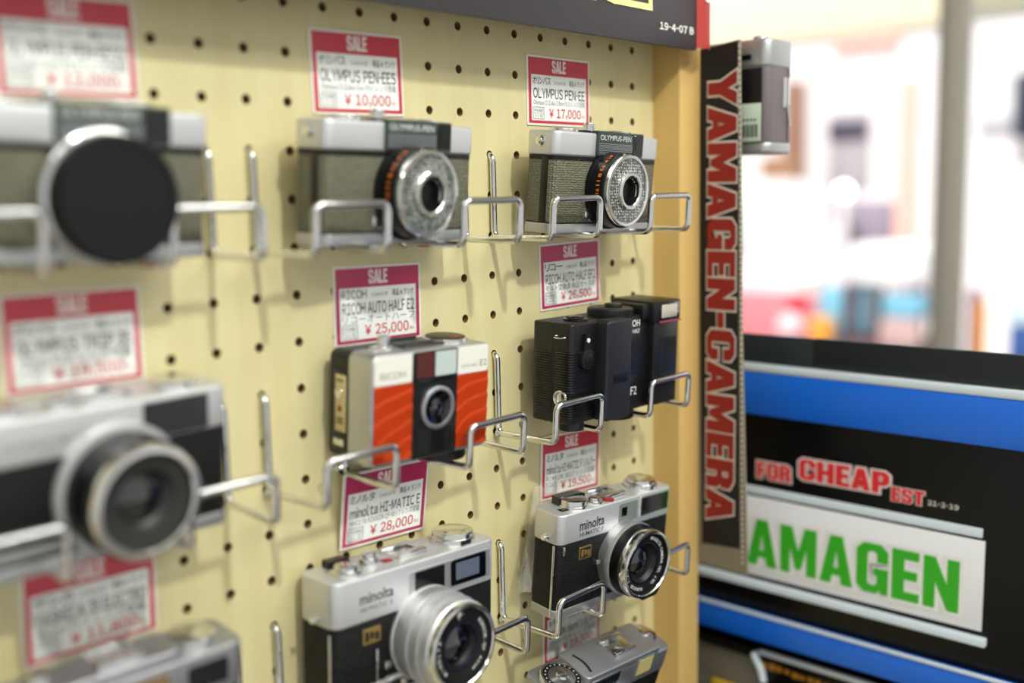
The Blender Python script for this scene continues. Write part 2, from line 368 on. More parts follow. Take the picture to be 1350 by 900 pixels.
# ------------------------------------------------------------------ display case: pegboard, back, end post
case = thing('display_case', 'pale maple pegboard display case with a square end post', 'display case', (.1, 0, -1.4))
case.location = (0, 0, 0)
bm = newbm()
pz = .025; hr = .0026; th = .005; nn = 14
for c in range(-9, 16):
    for r in range(-3, 24):
        cx, cz = c*pz, -r*pz; hx = pz/2
        x1 = cx+hx
        ring = [(cx+hr*math.cos(2*PI*(k+.5)/nn), cz+hr*math.sin(2*PI*(k+.5)/nn)) for k in range(nn)]
        fr_ = [bm.verts.new((x, 0, z)) for x, z in ring]; bk = [bm.verts.new((x, th, z)) for x, z in ring]
        for k in range(nn): bm.faces.new((fr_[k], fr_[(k+1) % nn], bk[(k+1) % nn], bk[k])).material_index = 1
        # square boundary sampled to match the ring
        sq = []
        for k in range(nn):
            a = 2*PI*(k+.5)/nn; ca, sa = math.cos(a), math.sin(a); s = hx/max(abs(ca), abs(sa)); sq.append((cx+ca*s, cz+sa*s))
        corners = [(1, 1), (-1, 1), (-1, -1), (1, -1)]
        sv = [bm.verts.new((x, 0, z)) for x, z in sq]
        for k in range(nn):
            a0 = 2*PI*(k+.5)/nn; a1 = 2*PI*(k+1.5)/nn; extra = []
            for q, (sx, sz) in enumerate(corners):
                ac = PI/4+q*PI/2
                for d in (0, 2*PI):
                    if a0 < ac+d-1e-6 and ac+d+1e-6 < a1: extra.append(bm.verts.new((cx+sx*hx, 0, cz+sz*hx)))
            bm.faces.new([fr_[k], sv[k]]+extra+[sv[(k+1) % nn], fr_[(k+1) % nn]])
bmesh.ops.remove_doubles(bm, verts=bm.verts, dist=1e-6)
box(bm, .3875, .4007, 0, .005, -.5875, .0875)
obj('pegboard', bm, [M_board, M_fibre], case, ang=30)
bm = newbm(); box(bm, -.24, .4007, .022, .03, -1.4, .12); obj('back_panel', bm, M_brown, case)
bm = newbm(); box(bm, .4007, .4283, -.0235, .30, -1.4, .13, .0012); obj('end_post', bm, M_post, case, 'maple end post')
bm = newbm(); box(bm, -.2375, .4007, .0003, .0215, -1.4, -.588); obj('lower_panel', bm, M_board, case)
bm = newbm(); box(bm, -.262, -.2376, -.0235, .30, -1.4, .13, .0012); obj('end_post', bm, M_post, case)

# ------------------------------------------------------------------ header sign
hs = thing('header_sign', 'charcoal header sign with pale yellow letters and a date along the top of the case', 'sign', (.1, -.0235, .0))
hs.location = (-.00662, -.01169, -.0025); hs.scale = (.9748,)*3
bm = newbm(); box(bm, -.262, .4165, -.0275, -.0238, .0008, .13, .0006); obj('panel', bm, M_sign, hs)
def stroke(bm, pts, wd, y0, y1):
    for k_, ((xa, za), (xb, zb)) in enumerate(zip(pts, pts[1:])):
        y0 = y0-.00012 if k_ % 2 else y0+(.00012 if k_ else 0)
        d = Vector((xb-xa, 0, zb-za)).normalized(); nx, nz = -d.z*wd/2, d.x*wd/2; e = wd/2
        q = [(xa-d.x*e+nx, za-d.z*e+nz), (xb+d.x*e+nx, zb+d.z*e+nz), (xb+d.x*e-nx, zb+d.z*e-nz), (xa-d.x*e-nx, za-d.z*e-nz)]
        prism(bm, q, y0, y1)
bm = newbm(); box(bm, .404, .4165, -.0238, -.0122, .03, .12); obj('spacer_block', bm, M_sign, hs)
bm = newbm(); box(bm, -.262, -.25, -.0238, -.0122, .03, .12); obj('spacer_block', bm, M_sign, hs)
bm = newbm(); stroke(bm, [(.3205, .085), (.3205, .0245), (.3583, .0245), (.3583, .085)], .0042, -.0281, -.0275)
stroke(bm, [(.3083, .085), (.3083, .026), (.3165, .0245)], .0042, -.0281, -.0275)
stroke(bm, [(.262, .085), (.270, .0255), (.288, .0255), (.296, .0245), (.3045, .0265)], .0042, -.0281, -.0275)
obj('letter_outline', bm, M_yel, hs, 'pale yellow outlined letters')
lettering('date_lettering', '@19-4-07 B', (.3908, -.0276, .0138), X, Z, .0425, .0052, M_signwht, hs, off=.028, lift=.0002)
bm = newbm()
prof = [(.4163, -.0275), (.4225, -.0305), (.4290, -.0300), (.4375, -.0255)]
for (xa, ya), (xb, yb) in zip(prof, prof[1:]):
    for (p, q) in ((0, 0),):
        a = [bm.verts.new(t) for t in ((xa, ya, .0022), (xb, yb, .0030), (xb, yb, .13), (xa, ya, .13))]; bm.faces.new(a)
bmesh.ops.remove_doubles(bm, verts=bm.verts, dist=1e-6)
r_ = bmesh.ops.solidify(bm, geom=bm.faces[:], thickness=.0008)
obj('red_end_flap', bm, M_signred, hs, 'red curled end flap')
bm = newbm(); lathe(bm, [(.0042, 0), (.0042, .0006)], (.4262, -.0304, .0390), '-y', 24, cap1=True); obj('flap_emblem', bm, M_signwht, hs)

# ------------------------------------------------------------------ blade sign with vertical lettering
bs = thing('vertical_sign', 'tall black band sign with red outlined vertical letters on the end post', 'sign', (.4283, -.03, -.39))
bs.location = (0, 0, 0)
def quadplate(bm, q, x0, x1, mi=0):
    a = [bm.verts.new((x0, y, z)) for y, z in q]; b = [bm.verts.new((x1, y, z)) for y, z in q]; n = len(q)
    fs = [bm.faces.new(a), bm.faces.new(b[::-1])]+[bm.faces.new((a[i], b[i], b[(i+1) % n], a[(i+1) % n])) for i in range(n)]
    setmat(fs, mi); return bm
bm = newbm(); quadplate(bm, [(-.0180, .0024), (-.0553, .0066), (-.0590, -.20), (-.0660, -.3895), (-.0180, -.3885)], .4284, .4312); obj('backing_board', bm, M_strapgrey, bs, 'grey woven edging')
bm = newbm(); quadplate(bm, [(-.0225, .0024), (-.0542, .0055), (-.0570, -.20), (-.0598, -.3700), (-.0268, -.3718), (-.0243, -.20)], .4279, .4284); obj('black_band', bm, M_strap, bs)
word = '#YAMAGEN-CAMERA'
zc, zl = -.183, .336
for nm, off, mt_, lf in (('letter_outline', .060, M_strapwht, .0003), ('letters', .01, M_strapred, .0007)):
    lettering(nm, word, (.4279, -.0425, zc), -Z, -Y-.009*Z, zl, .0235, mt_, bs, off=off, ref_off=0, spacing=1.06, lift=lf)
bm = newbm()
for i in range(90):
    z = .002-i*.0043; yy = -.0555-.0035*(max(0, .0066-z)/.2)-.0004
    if z > -.385: box(bm, .4280, .4284, yy-.0002, yy+.0010, z-.0011, z+.0011)
obj('stitching', bm, M_strapwht, bs)

# ------------------------------------------------------------------ black and blue sign cabinet to the right
dc = thing('sign_cabinet', 'black cabinet with blue bands, a white sign panel and green lettering', 'cabinet', (.5, 0, -.6))
dc.location = (0, 0, 0)
bm = newbm(); box(bm, .504, .55, -.62, .42, -.474, -.24, .002); obj('body', bm, M_blackpan, dc)
bm = newbm(); box(bm, .502, .507, -.080, .42, -.2395, -.216, .001); box(bm, .502, .507, -.62, -.0806, -.2395, -.2155, .001); obj('top_rail', bm, M_blackrail, dc)
bm = newbm(); box(bm, .498, .506, -.62, .42, -.2462, -.2396, .0015); obj('pale_strip', bm, M_whstrip, dc)
bm = newbm(); box(bm, .4985, .506, -.62, .42, -.2815, -.2462, .001); obj('blue_band', bm, M_blue, dc)
bm = newbm(); box(bm, .5025, .5045, -.2120, .42, -.3495, -.3425, .0006); obj('pale_strip', bm, M_whstrip, dc)
bm = newbm(); box(bm, .5020, .5045, -.2140, .42, -.4185, -.3515, .0004); sp = obj('sign_panel', bm, M_panel, dc)
bm = newbm(); box(bm, .4985, .5045, -.2180, .42, -.4290, -.4225, .0010); obj('pale_strip', bm, M_whstrip, dc)
bm = newbm(); box(bm, .4985, .506, -.62, .42, -.4740, -.4505, .001); obj('blue_band', bm, M_blue, dc)
bm = newbm(); box(bm, .4975, .500, -.62, .42, -.4522, -.4494, .0006); obj('pale_strip', bm, M_whstrip, dc)
for nm, off, mt_, lf in (('sign_letter_outline', .075, M_purewht, .0003), ('sign_letters', .0, M_grn, .0006)):
    lettering(nm, '#YAMAGEN', (.5020, -.0960, -.3893), -Y, Z, .2035, .0392, mt_, dc, off=off, ref_off=0, spacing=1.07, lift=lf)
def outl(s, yc, zc, wd, ht, a, b):
    for nm, off, mt_, lf in (('slogan_outline', .10-a, M_pinkwht, .0003), ('slogan_letters', .012, M_letred, .0006)):
        lettering(nm, '#'+s, (.504, yc, zc), -Y, Z, wd, ht, mt_, dc, off=off, ref_off=0, spacing=1.08, lift=lf)
outl('FOR', -.0465, -.3280, .030, .0135, 0, .01); outl('CHEAP', -.1060, -.3215, .0735, .0165, 0, .01); outl('EST', -.1572, -.3285, .0245, .0105, .03, 0)
lettering('date_lettering', '@21-2-19', (.504, -.1833, -.3305), -Y, Z, .0225, .0038, M_signwht, dc, off=.02, lift=.0003)
# lower base of the cabinet and what lies on it
bm = newbm(); box(bm, .504, .80, -.62, .42, -1.40, -.545, .002); obj('lower_base', bm, M_blackpan, dc)
bm = newbm(); box(bm, .64, .70, -.62, .42, -.545, -.50); box(bm, .535, .70, -.62, .42, -.50, -.474); obj('rear_upright', bm, M_blackpan, dc)
gb = newbm(); box(gb, .515, .62, -.05, .05, -.545, -.497, .002); tag(obj('grey_box', gb, mat('grey card', (150, 142, 128), .6)), 'flat grey box lying under the lower blue band', 'box')
t = thing('black_box', 'black box with a pale rim and amber markings under the lower blue band', 'box', (.509, -.112, -.545))
bm = newbm(); box(bm, .0, .12, -.16, .080, 0, .055, .002); obj('body', bm, M_blackpan, t)
bm = newbm(); box(bm, -.001, .004, -.16, .080, .055, .059, .0008); obj('pale_rim', bm, M_whstrip, t)
bm = newbm(); rs = random.Random(3)
for i in range(34):
    y = .075-i*.007; box(bm, -.0006, 0, y-.0022-.002*rs.random(), y+.002, .042+.003*rs.random(), .050-.003*rs.random())
obj('amber_markings', bm, mat('amber ink', (190, 130, 30), .5), t)
bm = newbm(); tube(bm, [(.508, .18, -.486), (.508, -.028, -.489)], .0052, 14); tag(obj('black_tube', bm, M_blackm), 'thin black tube just below the lower blue band', 'tube')
bm = newbm(); tube(bm, fillet([(.506, -.028, -.4885), (.506, -.036, -.503), (.506, -.038, -.512)], .004), .0032, 10); tag(obj('pale_clip', bm, M_whstrip), 'short pale clip at the end of the black tube', 'clip')
bm = newbm(); box(bm, .508, .512, -.010, .014, -.540, -.5255, .0005); tag(obj('yellow_card', bm, mat('yellow card', (226, 190, 40), .5)), 'small yellow card in front of the grey box', 'card')

# ------------------------------------------------------------------ wire hooks
def hook(x, z, name_label, root=None, kx=0):
    bm = newbm()
    r = .00205; yo = -.0495; zb = -.0512; w2 = .0452
    p = [(0, .012, 0), (0, -.0026, 0), (0, -.0026, zb), (.0008, yo, zb), (.0008, yo-.0015, zb+.0235), (w2+.0008, yo-.0015, zb+.0235), (w2+.0008, yo, zb), (.0500, -.0026, zb), (.0500, -.0026, 0), (.0500, .012, 0)]
    tube(bm, fillet(p, .0045, 6), r, 12)
    lathe(bm, [(.0001, .0021), (.0022, .0018), (.0030, 0), (.0022, -.0018), (.0001, -.0021)], (0, -.0026, zb), '-y', 12, cap1=False)
    o = obj('wire_hook', bm, M_chrome, ang=60); o.location = (x, 0, z)
    tag(o, name_label, 'hook', 'chrome wire hooks on the pegboard'); return o
cams_by = {(0, 0): 'dark capped camera', (0, 1): 'blurred grey leather camera', (0, 2): 'sharp grey leather camera',
           (1, 0): 'blurred camera at the left edge', (1, 1): 'orange fronted camera', (1, 2): 'all black flash camera',
           (2, 0): 'grey camera at the bottom left', (2, 1): 'silver lensed camera at the bottom', (2, 2): 'black lensed silver topped camera',
           (3, 2): 'grey metered camera at the bottom right', (3, 1): 'empty place at the bottom', (3, 0): 'empty place at the bottom'}
hook0 = None
for (r, cc), nm in cams_by.items():
    if r == 3 and cc < 2: continue
    for side, col in (('left', -5+7*cc), ('right', -1+7*cc)):
        x, z = col*pz, -(3+5*r)*pz
        lb = 'chrome wire hook under the %s end of the %s' % (side, nm)
        if hook0 is None: hook0 = hook(x, z, lb)
        else:
            o = hook0.copy(); C.objects.link(o); o.location = (x, 0, z); o['label'] = lb

# ------------------------------------------------------------------ price tags
def price_tag(ctr, rot, red, maker, stamp, model, detail, price, label):
    t = thing('price_tag', label, 'price tag', ctr, rot, 'sale price tags on the pegboard')
    W, H = 64.5, 44.6
    bm = newbm(); plate(bm, W, H, .7, .8, 0, 0, 0, .15); mm('card', bm, M_card, t)
    bm = newbm(); plate(bm, W-3.2, H-3.0, .12, .3, 0, 0, -.10, .02); mm('red_border', bm, red, t)
    bm = newbm(); plate(bm, W-8.2, H-15.6, .12, .3, 0, -4.5, -.20, .02); mm('white_field', bm, M_paper, t)
    k = .001
    def L(nm, s, x, z, w, h, m_, off=0.0): lettering(nm, s, (x*k, -.00022, z*k), X, Z, w*k, h*k, m_, t, off=off, lift=.00008)
    L('sale_lettering', '#SALE', -.5, 15.8, 14, 8.0, M_saletxt, .01)
    L('maker_lettering', '@'+maker, -18.0, 6.4, 18, 5.0, M_ink, .008)
    L('number_lettering', '2105018 年', 0.5, 5.6, 12, 2.6, M_inkgrey)
    L('grade_lettering', stamp, 18, 6.0, 16, 4.0, M_ink, .006)
    L('model_lettering', '@'+model, 0, -1.6, 53, 6.6, M_ink, .012)
    L('detail_lettering', detail, 0, -7.6, 53, 4.4, M_ink if 'モルト' in detail else M_inkgrey)
    L('price_lettering', '@'+price.replace('¥', '￥'), 5.5, -14.4, 33, 6.8, M_inkred, .016)
    L('tax_lettering', '税込', 24.6, -15.4, 3.6, 2.0, M_inkred)
    bm = newbm()
    for (a, b, c_, d) in ((-27, -16, -10.8, -10.4), (-27, -16, -18.3, -17.9), (-27, -26.6, -18.3, -10.4), (-16.4, -16, -18.3, -10.4), (-26.7, -16.3, -14.6, -14.4)): box(bm, a, b, -.30, -.20, c_, d)
    mm('stamp_frame', bm, M_inkgrey, t)
    L('stamp_lettering', '中古保証', -21.5, -12.6, 8.6, 2.2, M_ink); L('stamp_lettering', '3ヶ月', -21.5, -16.3, 7.4, 2.2, M_inkgrey)
    return t
A_ = '美品 A ランク'
price_tag((.1222, -.0008, -.0329), (0, -1, 0), M_red, 'オリンパス', A_, 'OLYMPUS PEN-EES', 'Olympus D.Zuiko 3cm F3.5 レンズ搭載', '¥ 10,000', 'red SALE price tag reading 10,000 yen, above the blurred grey leather camera')
price_tag((.2925, -.0008, -.0335), (0, 0, 0), M_red, 'オリンパス', A_, 'OLYMPUS PEN-EE', 'Olympus D.Zuiko 2.8cm F3.5 レンズ搭載', '¥ 17,000', 'red SALE price tag reading 17,000 yen, at the top right of the board')
price_tag((.1305, -.0008, -.1595), (0, 1.0, 0), M_pink, 'RICOH', A_, 'RICOH AUTO HALF E2', ' リコーオートハーフ ', '¥ 25,000', 'magenta SALE price tag reading 25,000 yen, above the orange fronted camera')
price_tag((.3020, -.0008, -.1546), (0, -1.0, 0), M_pink, 'リコー', '極上品 ランク', 'RICOH AUTO HALF EF2', 'モルト交換済 純正ケース付', '¥ 26,500', 'magenta SALE price tag reading 26,500 yen, above the all black camera')
price_tag((.1270, -.0045, -.2745), (6, 2.4, 0), M_pink, 'ミノルタ', A_, 'minolta HI-MATIC E', 'MINOLTA ROKKOR-QF 40/1.7 レンズ搭載', '¥ 28,000', 'magenta SALE price tag reading 28,000 yen, tilted, below the orange fronted camera')
price_tag((.2995, -.0012, -.2862), (0, 3.0, 0), M_red, 'ミノルタ', A_, 'minolta HI-MATIC F シルバー', 'ROKKOR 38/2.7 レンズ搭載', '¥ 19,500', 'red SALE price tag reading 19,500 yen, just below the all black flash camera')
price_tag((.2990, -.0012, -.4035), (0, 2.0, 0), M_red, 'キヤノン', A_, 'CANON demi シルバー', '28mm F2.8 レンズ搭載', '¥ 19,500', 'red SALE price tag reading 19,500 yen, half hidden above the bottom right metered camera')
price_tag((-.0400, -.0008, -.0322), (0, -1, 0), M_red, 'オリンパス', A_, 'OLYMPUS PEN-EES2', 'D.Zuiko 3cm F3.5 レンズ搭載', '¥ 12,000', 'blurred red SALE price tag cut by the top left corner, above the capped camera')
price_tag((-.0465, -.0008, -.1597), (0, .4, 0), M_red, 'オリンパス', A_, 'OLYMPUS TRIP 35', '40mm F2.8 レンズ搭載', '¥ 19,500', 'blurred red SALE price tag at the left edge, below the capped camera')
price_tag((-.0480, -.0008, -.2820), (0, 1.5, 0), M_red, 'ヤシカ', A_, 'YASHICA 35 ELECTRO', '45mm F1.7 レンズ搭載', '¥ 11,800', 'blurred red SALE price tag at the lower left, partly behind a grey camera')

# ================================================================== cameras (built in millimetres, origin at the front lower edge, front towards -y)
def engraved(nm, s, x, z, w, h, m_, p, y=-.05, off=0.0, shear=0.0):
    return lettering(nm, s, (x*.001, y*.001, z*.001), X, Z, w*.001, h*.001, m_, p, off=off, shear=shear)
def ring_text(nm, s, c, r, y, a0, a1, h, m_, p):
    """letters set round a lens face, tops outwards, from angle a0 to a1 (degrees, clockwise as seen from the front)"""
    n = len(s); bmv = []; fsv = []
    me = bpy.data.meshes.new(nm)
    for i, ch in enumerate(s):
        if ch == ' ': continue
        a = math.radians(a0+(a1-a0)*i/max(1, n-1)); o = Vector((c[0]+r*math.cos(a), y, c[1]+r*math.sin(a)))
        v = Vector((math.cos(a), 0, math.sin(a))); u = Vector((math.sin(a), 0, -math.cos(a)))
        vx, fs = text_mesh(ch, .01); xm = (min(q[0] for q in vx)+max(q[0] for q in vx))/2; b = len(bmv)
        for (x_, y_) in vx: bmv.append((o+u*(x_-xm)*h*1.35+v*(y_-.35)*h*1.35)*.001)
        for f in fs: fsv.append([b+k for k in f])
    me.from_pydata(bmv, [], fsv); me.materials.append(m_); ob = bpy.data.objects.new(nm, me); C.objects.link(ob); ob.parent = p; return ob

def half_frame_pen(name, label, pos, rot, face_word, lens_c, capped=False, scale=1.0, W=110, H=61.5, D=24):
    t = thing(name, label, 'camera', pos, rot); t.scale = (scale,)*3
    bm = newbm(); slab(bm, W, D, 0, 6.2, 5.5, bev=.8); slab(bm, 9, 6, -1.3, .2, 2.5, x0=-21, y0=3, bev=.4); slab(bm, 9, 6, -1.3, .2, 2.5, x0=33, y0=3, bev=.4); mm('base_plate', bm, M_silver, t)
    bm = newbm(); slab(bm, W-1, D-.8, 5.5, 47, 5.2, y0=.4, bev=.3); slab(bm, W-.6, D-.4, 44.2, 46.8, 5.4, y0=.2, bev=.2, mi=1); slab(bm, W-.6, D-.4, 5.8, 6.8, 5.4, y0=.2, bev=.2, mi=1)
    mm('body', bm, [M_olive, M_blackm], t)
    bm = newbm(); box(bm, -W/2+.2, -W/2+4, 5.5, 11, 6.4, 46, .5); mm('door_hinge', bm, M_black, t, 'black hinge strip')
    bm = newbm(); slab(bm, W+.6, D+.6, 46.8, H, 5.6, y0=-.3, bev=1.5); slab(bm, 46, D-4, H-.5, H+1.6, 3, x0=8, y0=1.5, bev=.8)
    mm('top_plate', bm, M_silverL, t)
    # meter window housing
    hp = newbm(); box(hp, -16.2, 33.2, -2.0, 4, 47.6, 63.2, .8); mm('finder_housing', hp, M_green, t, 'dark grey green finder housing')
    bm = newbm()
    for i in range(7): box(bm, -15.2, 20.6, -2.35, -1.9, 49.0+i*1.05, 49.45+i*1.05)
    mm('housing_ribs', bm, M_grey, t)
    engraved('maker_lettering', face_word, 2.3, 59.3, 33, 3.2, M_whink, t, y=-2.1)
    bm = newbm(); plate(bm, 10.6, 13, .6, .6, 27, 55.6, -2.45, .2); mm('finder_bezel', bm, M_blackgl, t)
    bm = newbm(); plate(bm, 5.0, 6.6, .4, .4, 26.2, 55.6, -2.75, .1); mm('finder_window', bm, M_finder, t)
    # top fittings
    bm = newbm(); cyl(bm, (-13.5, 8, H), 3.4, 6.3, 'z', .6); ridges(bm, (-13.5, 8, H), 3.4, 2.2, 5.2, 22, .5, .25, 'z'); mm('shutter_button', bm, M_chrome2, t)
    bm = newbm(); cyl(bm, (-35, 11, H), 9.5, 1.7, 'z', .5); mm('frame_counter', bm, M_chrome2, t)
    bm = newbm(); box(bm, -24, -17, 3, 12, H, H+1.6, .5); mm('counter_lens', bm, M_blackgl, t)
    bm = newbm(); box(bm, 12, 30, 6, 20, H+1.2, H+2.8, .5); mm('accessory_shoe', bm, M_chrome2, t)
    bm = newbm(); lathe(bm, [(3.4, 0), (3.4, 1), (2.2, 1.4), (2.2, 2.6), (1, 2.9)], (-W/2, 12, 55), '-x', 24)
    for v_ in bm.verts: v_.co.x = -W/2-(v_.co.x+W/2)
    mm('strap_lug', bm, M_chrome2, t)
    # lock screw on the front
    bm = newbm(); lathe(bm, [(4.3, 0), (4.3, .7), (3.2, 1.1), (3.0, .6), (1.8, .6), (1.6, 1.2)], (-18.6, 0.4, 12), '-y', 30); mm('front_screw', bm, M_chrome2, t)
    # lens
    x, z = lens_c; c = (x, 0, z)
    ld = newbm()
    lathe(ld, [(25, 0), (25, 2.0), (23.6, 2.4), (23.6, 12.2), (22.6, 12.8)], c, '-y', 64, 0)
    if capped: lathe(ld, [(27.4, 0), (27.4, 7.4), (26.6, 8.0), (22, 8.1)], c, '-y', 64, 1, cap1=False)
    lens = mm('lens_barrel', ld, [M_blackm, M_chrome2], t)
    if capped:
        bm = newbm(); lathe(bm, [(24.9, 8.2), (25.4, 9.0), (25.4, 17), (24.4, 18.3), (22.2, 18.5), (21.8, 17.9), (10, 17.9), (1, 17.9)], c, '-y', 64)
        ridges(bm, c, 25.3, 9.5, 17, 80, .8, .25); mm('lens_cap', bm, mat('black cap plastic', (15, 17, 18), .6, spec=.3), t, 'black lens cap')
        return t
    bm = newbm(); lathe(bm, [(22.6, 12.6), (22.6, 14.8), (22.0, 15.5), (20.3, 15.6), (19.9, 14.9)], c, '-y', 64, cap1=False); mm('front_rim', bm, M_chrome2, t)
    bm = newbm(); lathe(bm, [(20.1, 14.95), (11.4, 15.5)], c, '-y', 64, cap1=False); mm('meter_cell_ring', bm, M_cell, t, 'honeycomb light meter ring')
    bm = newbm(); lathe(bm, [(11.9, 15.0), (11.9, 17.2), (11.2, 17.8), (9.6, 17.8), (9.0, 17.2)], c, '-y', 56, cap1=False); mm('inner_rim', bm, M_chrome2, t)
    bm = newbm(); lathe(bm, [(9.2, 17.4), (6.4, 10.6)], c, '-y', 48, cap1=False); mm('lens_cone', bm, M_blackm, t)
    ring_text('lens_lettering', 'D.Zuiko 1:3.5 f=28mm', (x, z), 8.2, -15.6, 160, -20, 1.5, M_whink, t)
    bm = newbm(); lathe(bm, [(6.5, 10.7), (5.2, 11.5), (3.2, 12.1), (1.2, 12.35), (.1, 12.4)], c, '-y', 40, cap1=False); mm('lens_glass', bm, M_glass, t)
    # orange aperture figures round the barrel
    for s_, a in (('2.8', 122), ('4', 133), ('5.6', 146), ('8', 158), ('11', 170), ('16', 182)):
        a = math.radians(a); o = Vector((x+23.75*math.cos(a), -8.6, z+23.75*math.sin(a)))
        u = Vector((-math.sin(a), 0, math.cos(a))); v = Vector((0, -1, 0))
        u = -u
        lettering('aperture_figure', s_, o*.001, u, v if u.cross(v).dot(Vector((math.cos(a), 0, math.sin(a)))) > 0 else -v, .0024*len(s_)**.5, .0026, M_orink, t, off=.02, lift=.00005)
    bm = newbm(); cyl(bm, (x-4, -.5, z+21.9), 1.1, 13, '-y', .3, 14); mm('index_pin', bm, M_chrome2, t)
    return t
half_frame_pen('half_frame_camera', 'sharp silver half-frame camera with grey leather and honeycomb lens ring, top right of the board', (.2955, -.0355, -.1256), (4.5, 1.3, 1.4), 'OLYMPUS-PEN', (.8, 27.3), scale=1.0214)
half_frame_pen('half_frame_camera', 'blurred silver half-frame camera with grey leather, top middle of the board', (.1230, -.0315, -.1244), (4.5, .5, 4.5), 'OLYMPUS-PEN', (2.4, 26.4), scale=1.0277)
half_frame_pen('half_frame_camera', 'very blurred silver camera with a big black lens cap at the upper left', (-.0518, -.0359, -.1238), (5.0, .8, .2), 'OLYMPUS-PEN', (2.4, 26.2), capped=True, scale=1.0218, W=106)

# ---- orange fronted half-frame
M_orangew = bpy.data.materials.new('orange wave relief'); M_orangew.use_nodes = True; nt = M_orangew.node_tree; b = nt.nodes['Principled BSDF']
b.inputs['Base Color'].default_value = lin((234, 82, 22))+(1,); b.inputs['Roughness'].default_value = .33


t = thing('compact_camera', 'silver edged camera with orange and white front panels in the middle of the board', 'camera', (.1292, -.0415, -.2420), (3.8, 1, -2))
W, H = 85, 60.6
def front_shell(bm, w, h, y0, y1, r, bev, cz, mi=0):
    prof = []
    for i in range(4): a = PI/2*i/3; prof.append((bev*(1-math.sin(a)), y0+bev*(1-math.cos(a))))
    prof.append((0, y1))
    return loft(bm, [[(p[0], y, cz+p[1]) for p in rrect(w-2*i, h-2*i, max(.4, r-i), 7)] for i, y in prof], mi)
bm = newbm(); front_shell(bm, W, H, 0, 19, 5, 1.4, H/2); mm('front_shell', bm, M_silver, t)
bm = newbm(); front_shell(bm, W-1, H-1, 17.5, 36, 5, 1, H/2-.3); box(bm, -W/2-.3, -W/2+3, 19.5, 33.5, 5, 50, .5); mm('back_half', bm, M_black, t)
bm = newbm(); box(bm, -W/2-.7, -W/2, 21, 30, 16, 47, .3); mm('film_label', bm, M_label, t, 'cream label with red dot')
bm = newbm(); cyl(bm, (-W/2-.6, 26, 37), 3, 1.4, '-x', .4, 20)
for v_ in bm.verts: v_.co.x = -W/2-.6-(v_.co.x+W/2+.6)
mm('sync_socket', bm, M_chrome2, t)
bm = newbm(); box(bm, -W/2-1.0, -W/2-.6, 24, 27.5, 27, 30, .2); mm('red_dot', bm, M_redbtn, t)
bm = newbm()
for zz in (20.5, 22.5, 43.5): box(bm, -W/2-.9, -W/2-.6, 22.5, 28.5, zz, zz+1, 0)
mm('label_print', bm, M_ink, t)
bm = newbm(); box(bm, -W/2-1.2, -W/2, 22, 31, 8, 12, .8); mm('door_catch', bm, M_chrome2, t)
for x0, x1, nm in ((-40.8, -15.0, ''), (17.4, 41.2, '')):
    bm = newbm(); plate(bm, x1-x0, 15.2, .8, 1.6, (x0+x1)/2, 51.7, -.35, .25); mm('white_panel', bm, M_white, t)
    bm = newbm(); nx, nz = 44, 70; z0p, z1p = 2.4, 44.0; grid = []
    for iz in range(nz+1):
        row = []
        for ix in range(nx+1):
            px_, pz_ = x0+(x1-x0)*ix/nx, z0p+(z1p-z0p)*iz/nz
            rr = math.hypot((px_-(x1+7))*.85, pz_+9)+.8*math.sin(px_*.2); ph = (rr/8.4) % 1.0
            row.append(bm.verts.new((px_, -.40-.75*(ph if ph < .86 else (1-ph)/.14*.86), pz_)))
        grid.append(row)
    for ra, rb in zip(grid, grid[1:]):
        for ix in range(nx): bm.faces.new((ra[ix], ra[ix+1], rb[ix+1], rb[ix]))
    bmesh.ops.solidify(bm, geom=bm.faces[:], thickness=.25)
    mm('orange_panel', bm, M_orangew, t, 'orange panel with curved relief lines')
engraved('maker_lettering', 'RICOH', -28.5, 49.2, 17, 3.6, M_inkgrey, t, y=-.42)
engraved('model_lettering', 'E2', 37.3, 49.3, 5.4, 3.6, M_inkgrey, t, y=-.42); engraved('model_lettering', 'AUTO HALF', 26.5, 48.6, 12.5, 1.7, M_inkgrey, t, y=-.42)
bm = newbm(); plate(bm, 32, 59.2, 1.6, 1.6, 1.2, 30.4, -1.0, .3); mm('centre_strip', bm, M_black, t, 'black centre strip')
bm = newbm(); plate(bm, 12.2, 13.6, .5, .6, -6.4, 52.4, -1.25, .1); mm('finder_window', bm, M_maroon, t, 'maroon finder window')
bm = newbm(); plate(bm, 15.4, 13.6, .5, .6, 8.2, 52.4, -1.25, .1); mm('meter_window', bm, M_frost, t, 'frosted light window')
bm = newbm(); box(bm, -12.4, 15.8, -1.6, -1.0, 43.2, 44.6, .2); mm('strip_bar', bm, M_blackgl, t)
for i in range(9): bm = newbm(); box(bm, -11.5, 14, -1.5, -1.0, 3.5+i*1.5, 4.2+i*1.5, .1); mm('strip_rib', bm, M_blackgl, t)
cl = (2.2, -1, 28.2)
bm = newbm(); lathe(bm, [(12, 0), (12, 1.6), (11.2, 2.2), (9.9, 2.2), (9.4, 1.2)], cl, '-y', 48, cap1=False); mm('lens_ring', bm, M_grey, t)
bm = newbm(); lathe(bm, [(9.6, 1.3), (5.6, .5), (5.4, -.5)], cl, '-y', 40, cap1=True)
for a in (40, 160, 280):
    a = math.radians(a); bmesh.ops.create_cube(bm, size=1, matrix=Matrix.Translation((cl[0]+7.2*math.cos(a), cl[1]-1.2, cl[2]+7.2*math.sin(a))) @ Matrix.Rotation(-a, 4, 'Y') @ Matrix.Diagonal((4.2, 1, 2.2, 1)))
mm('lens_cone', bm, M_blackgl, t)
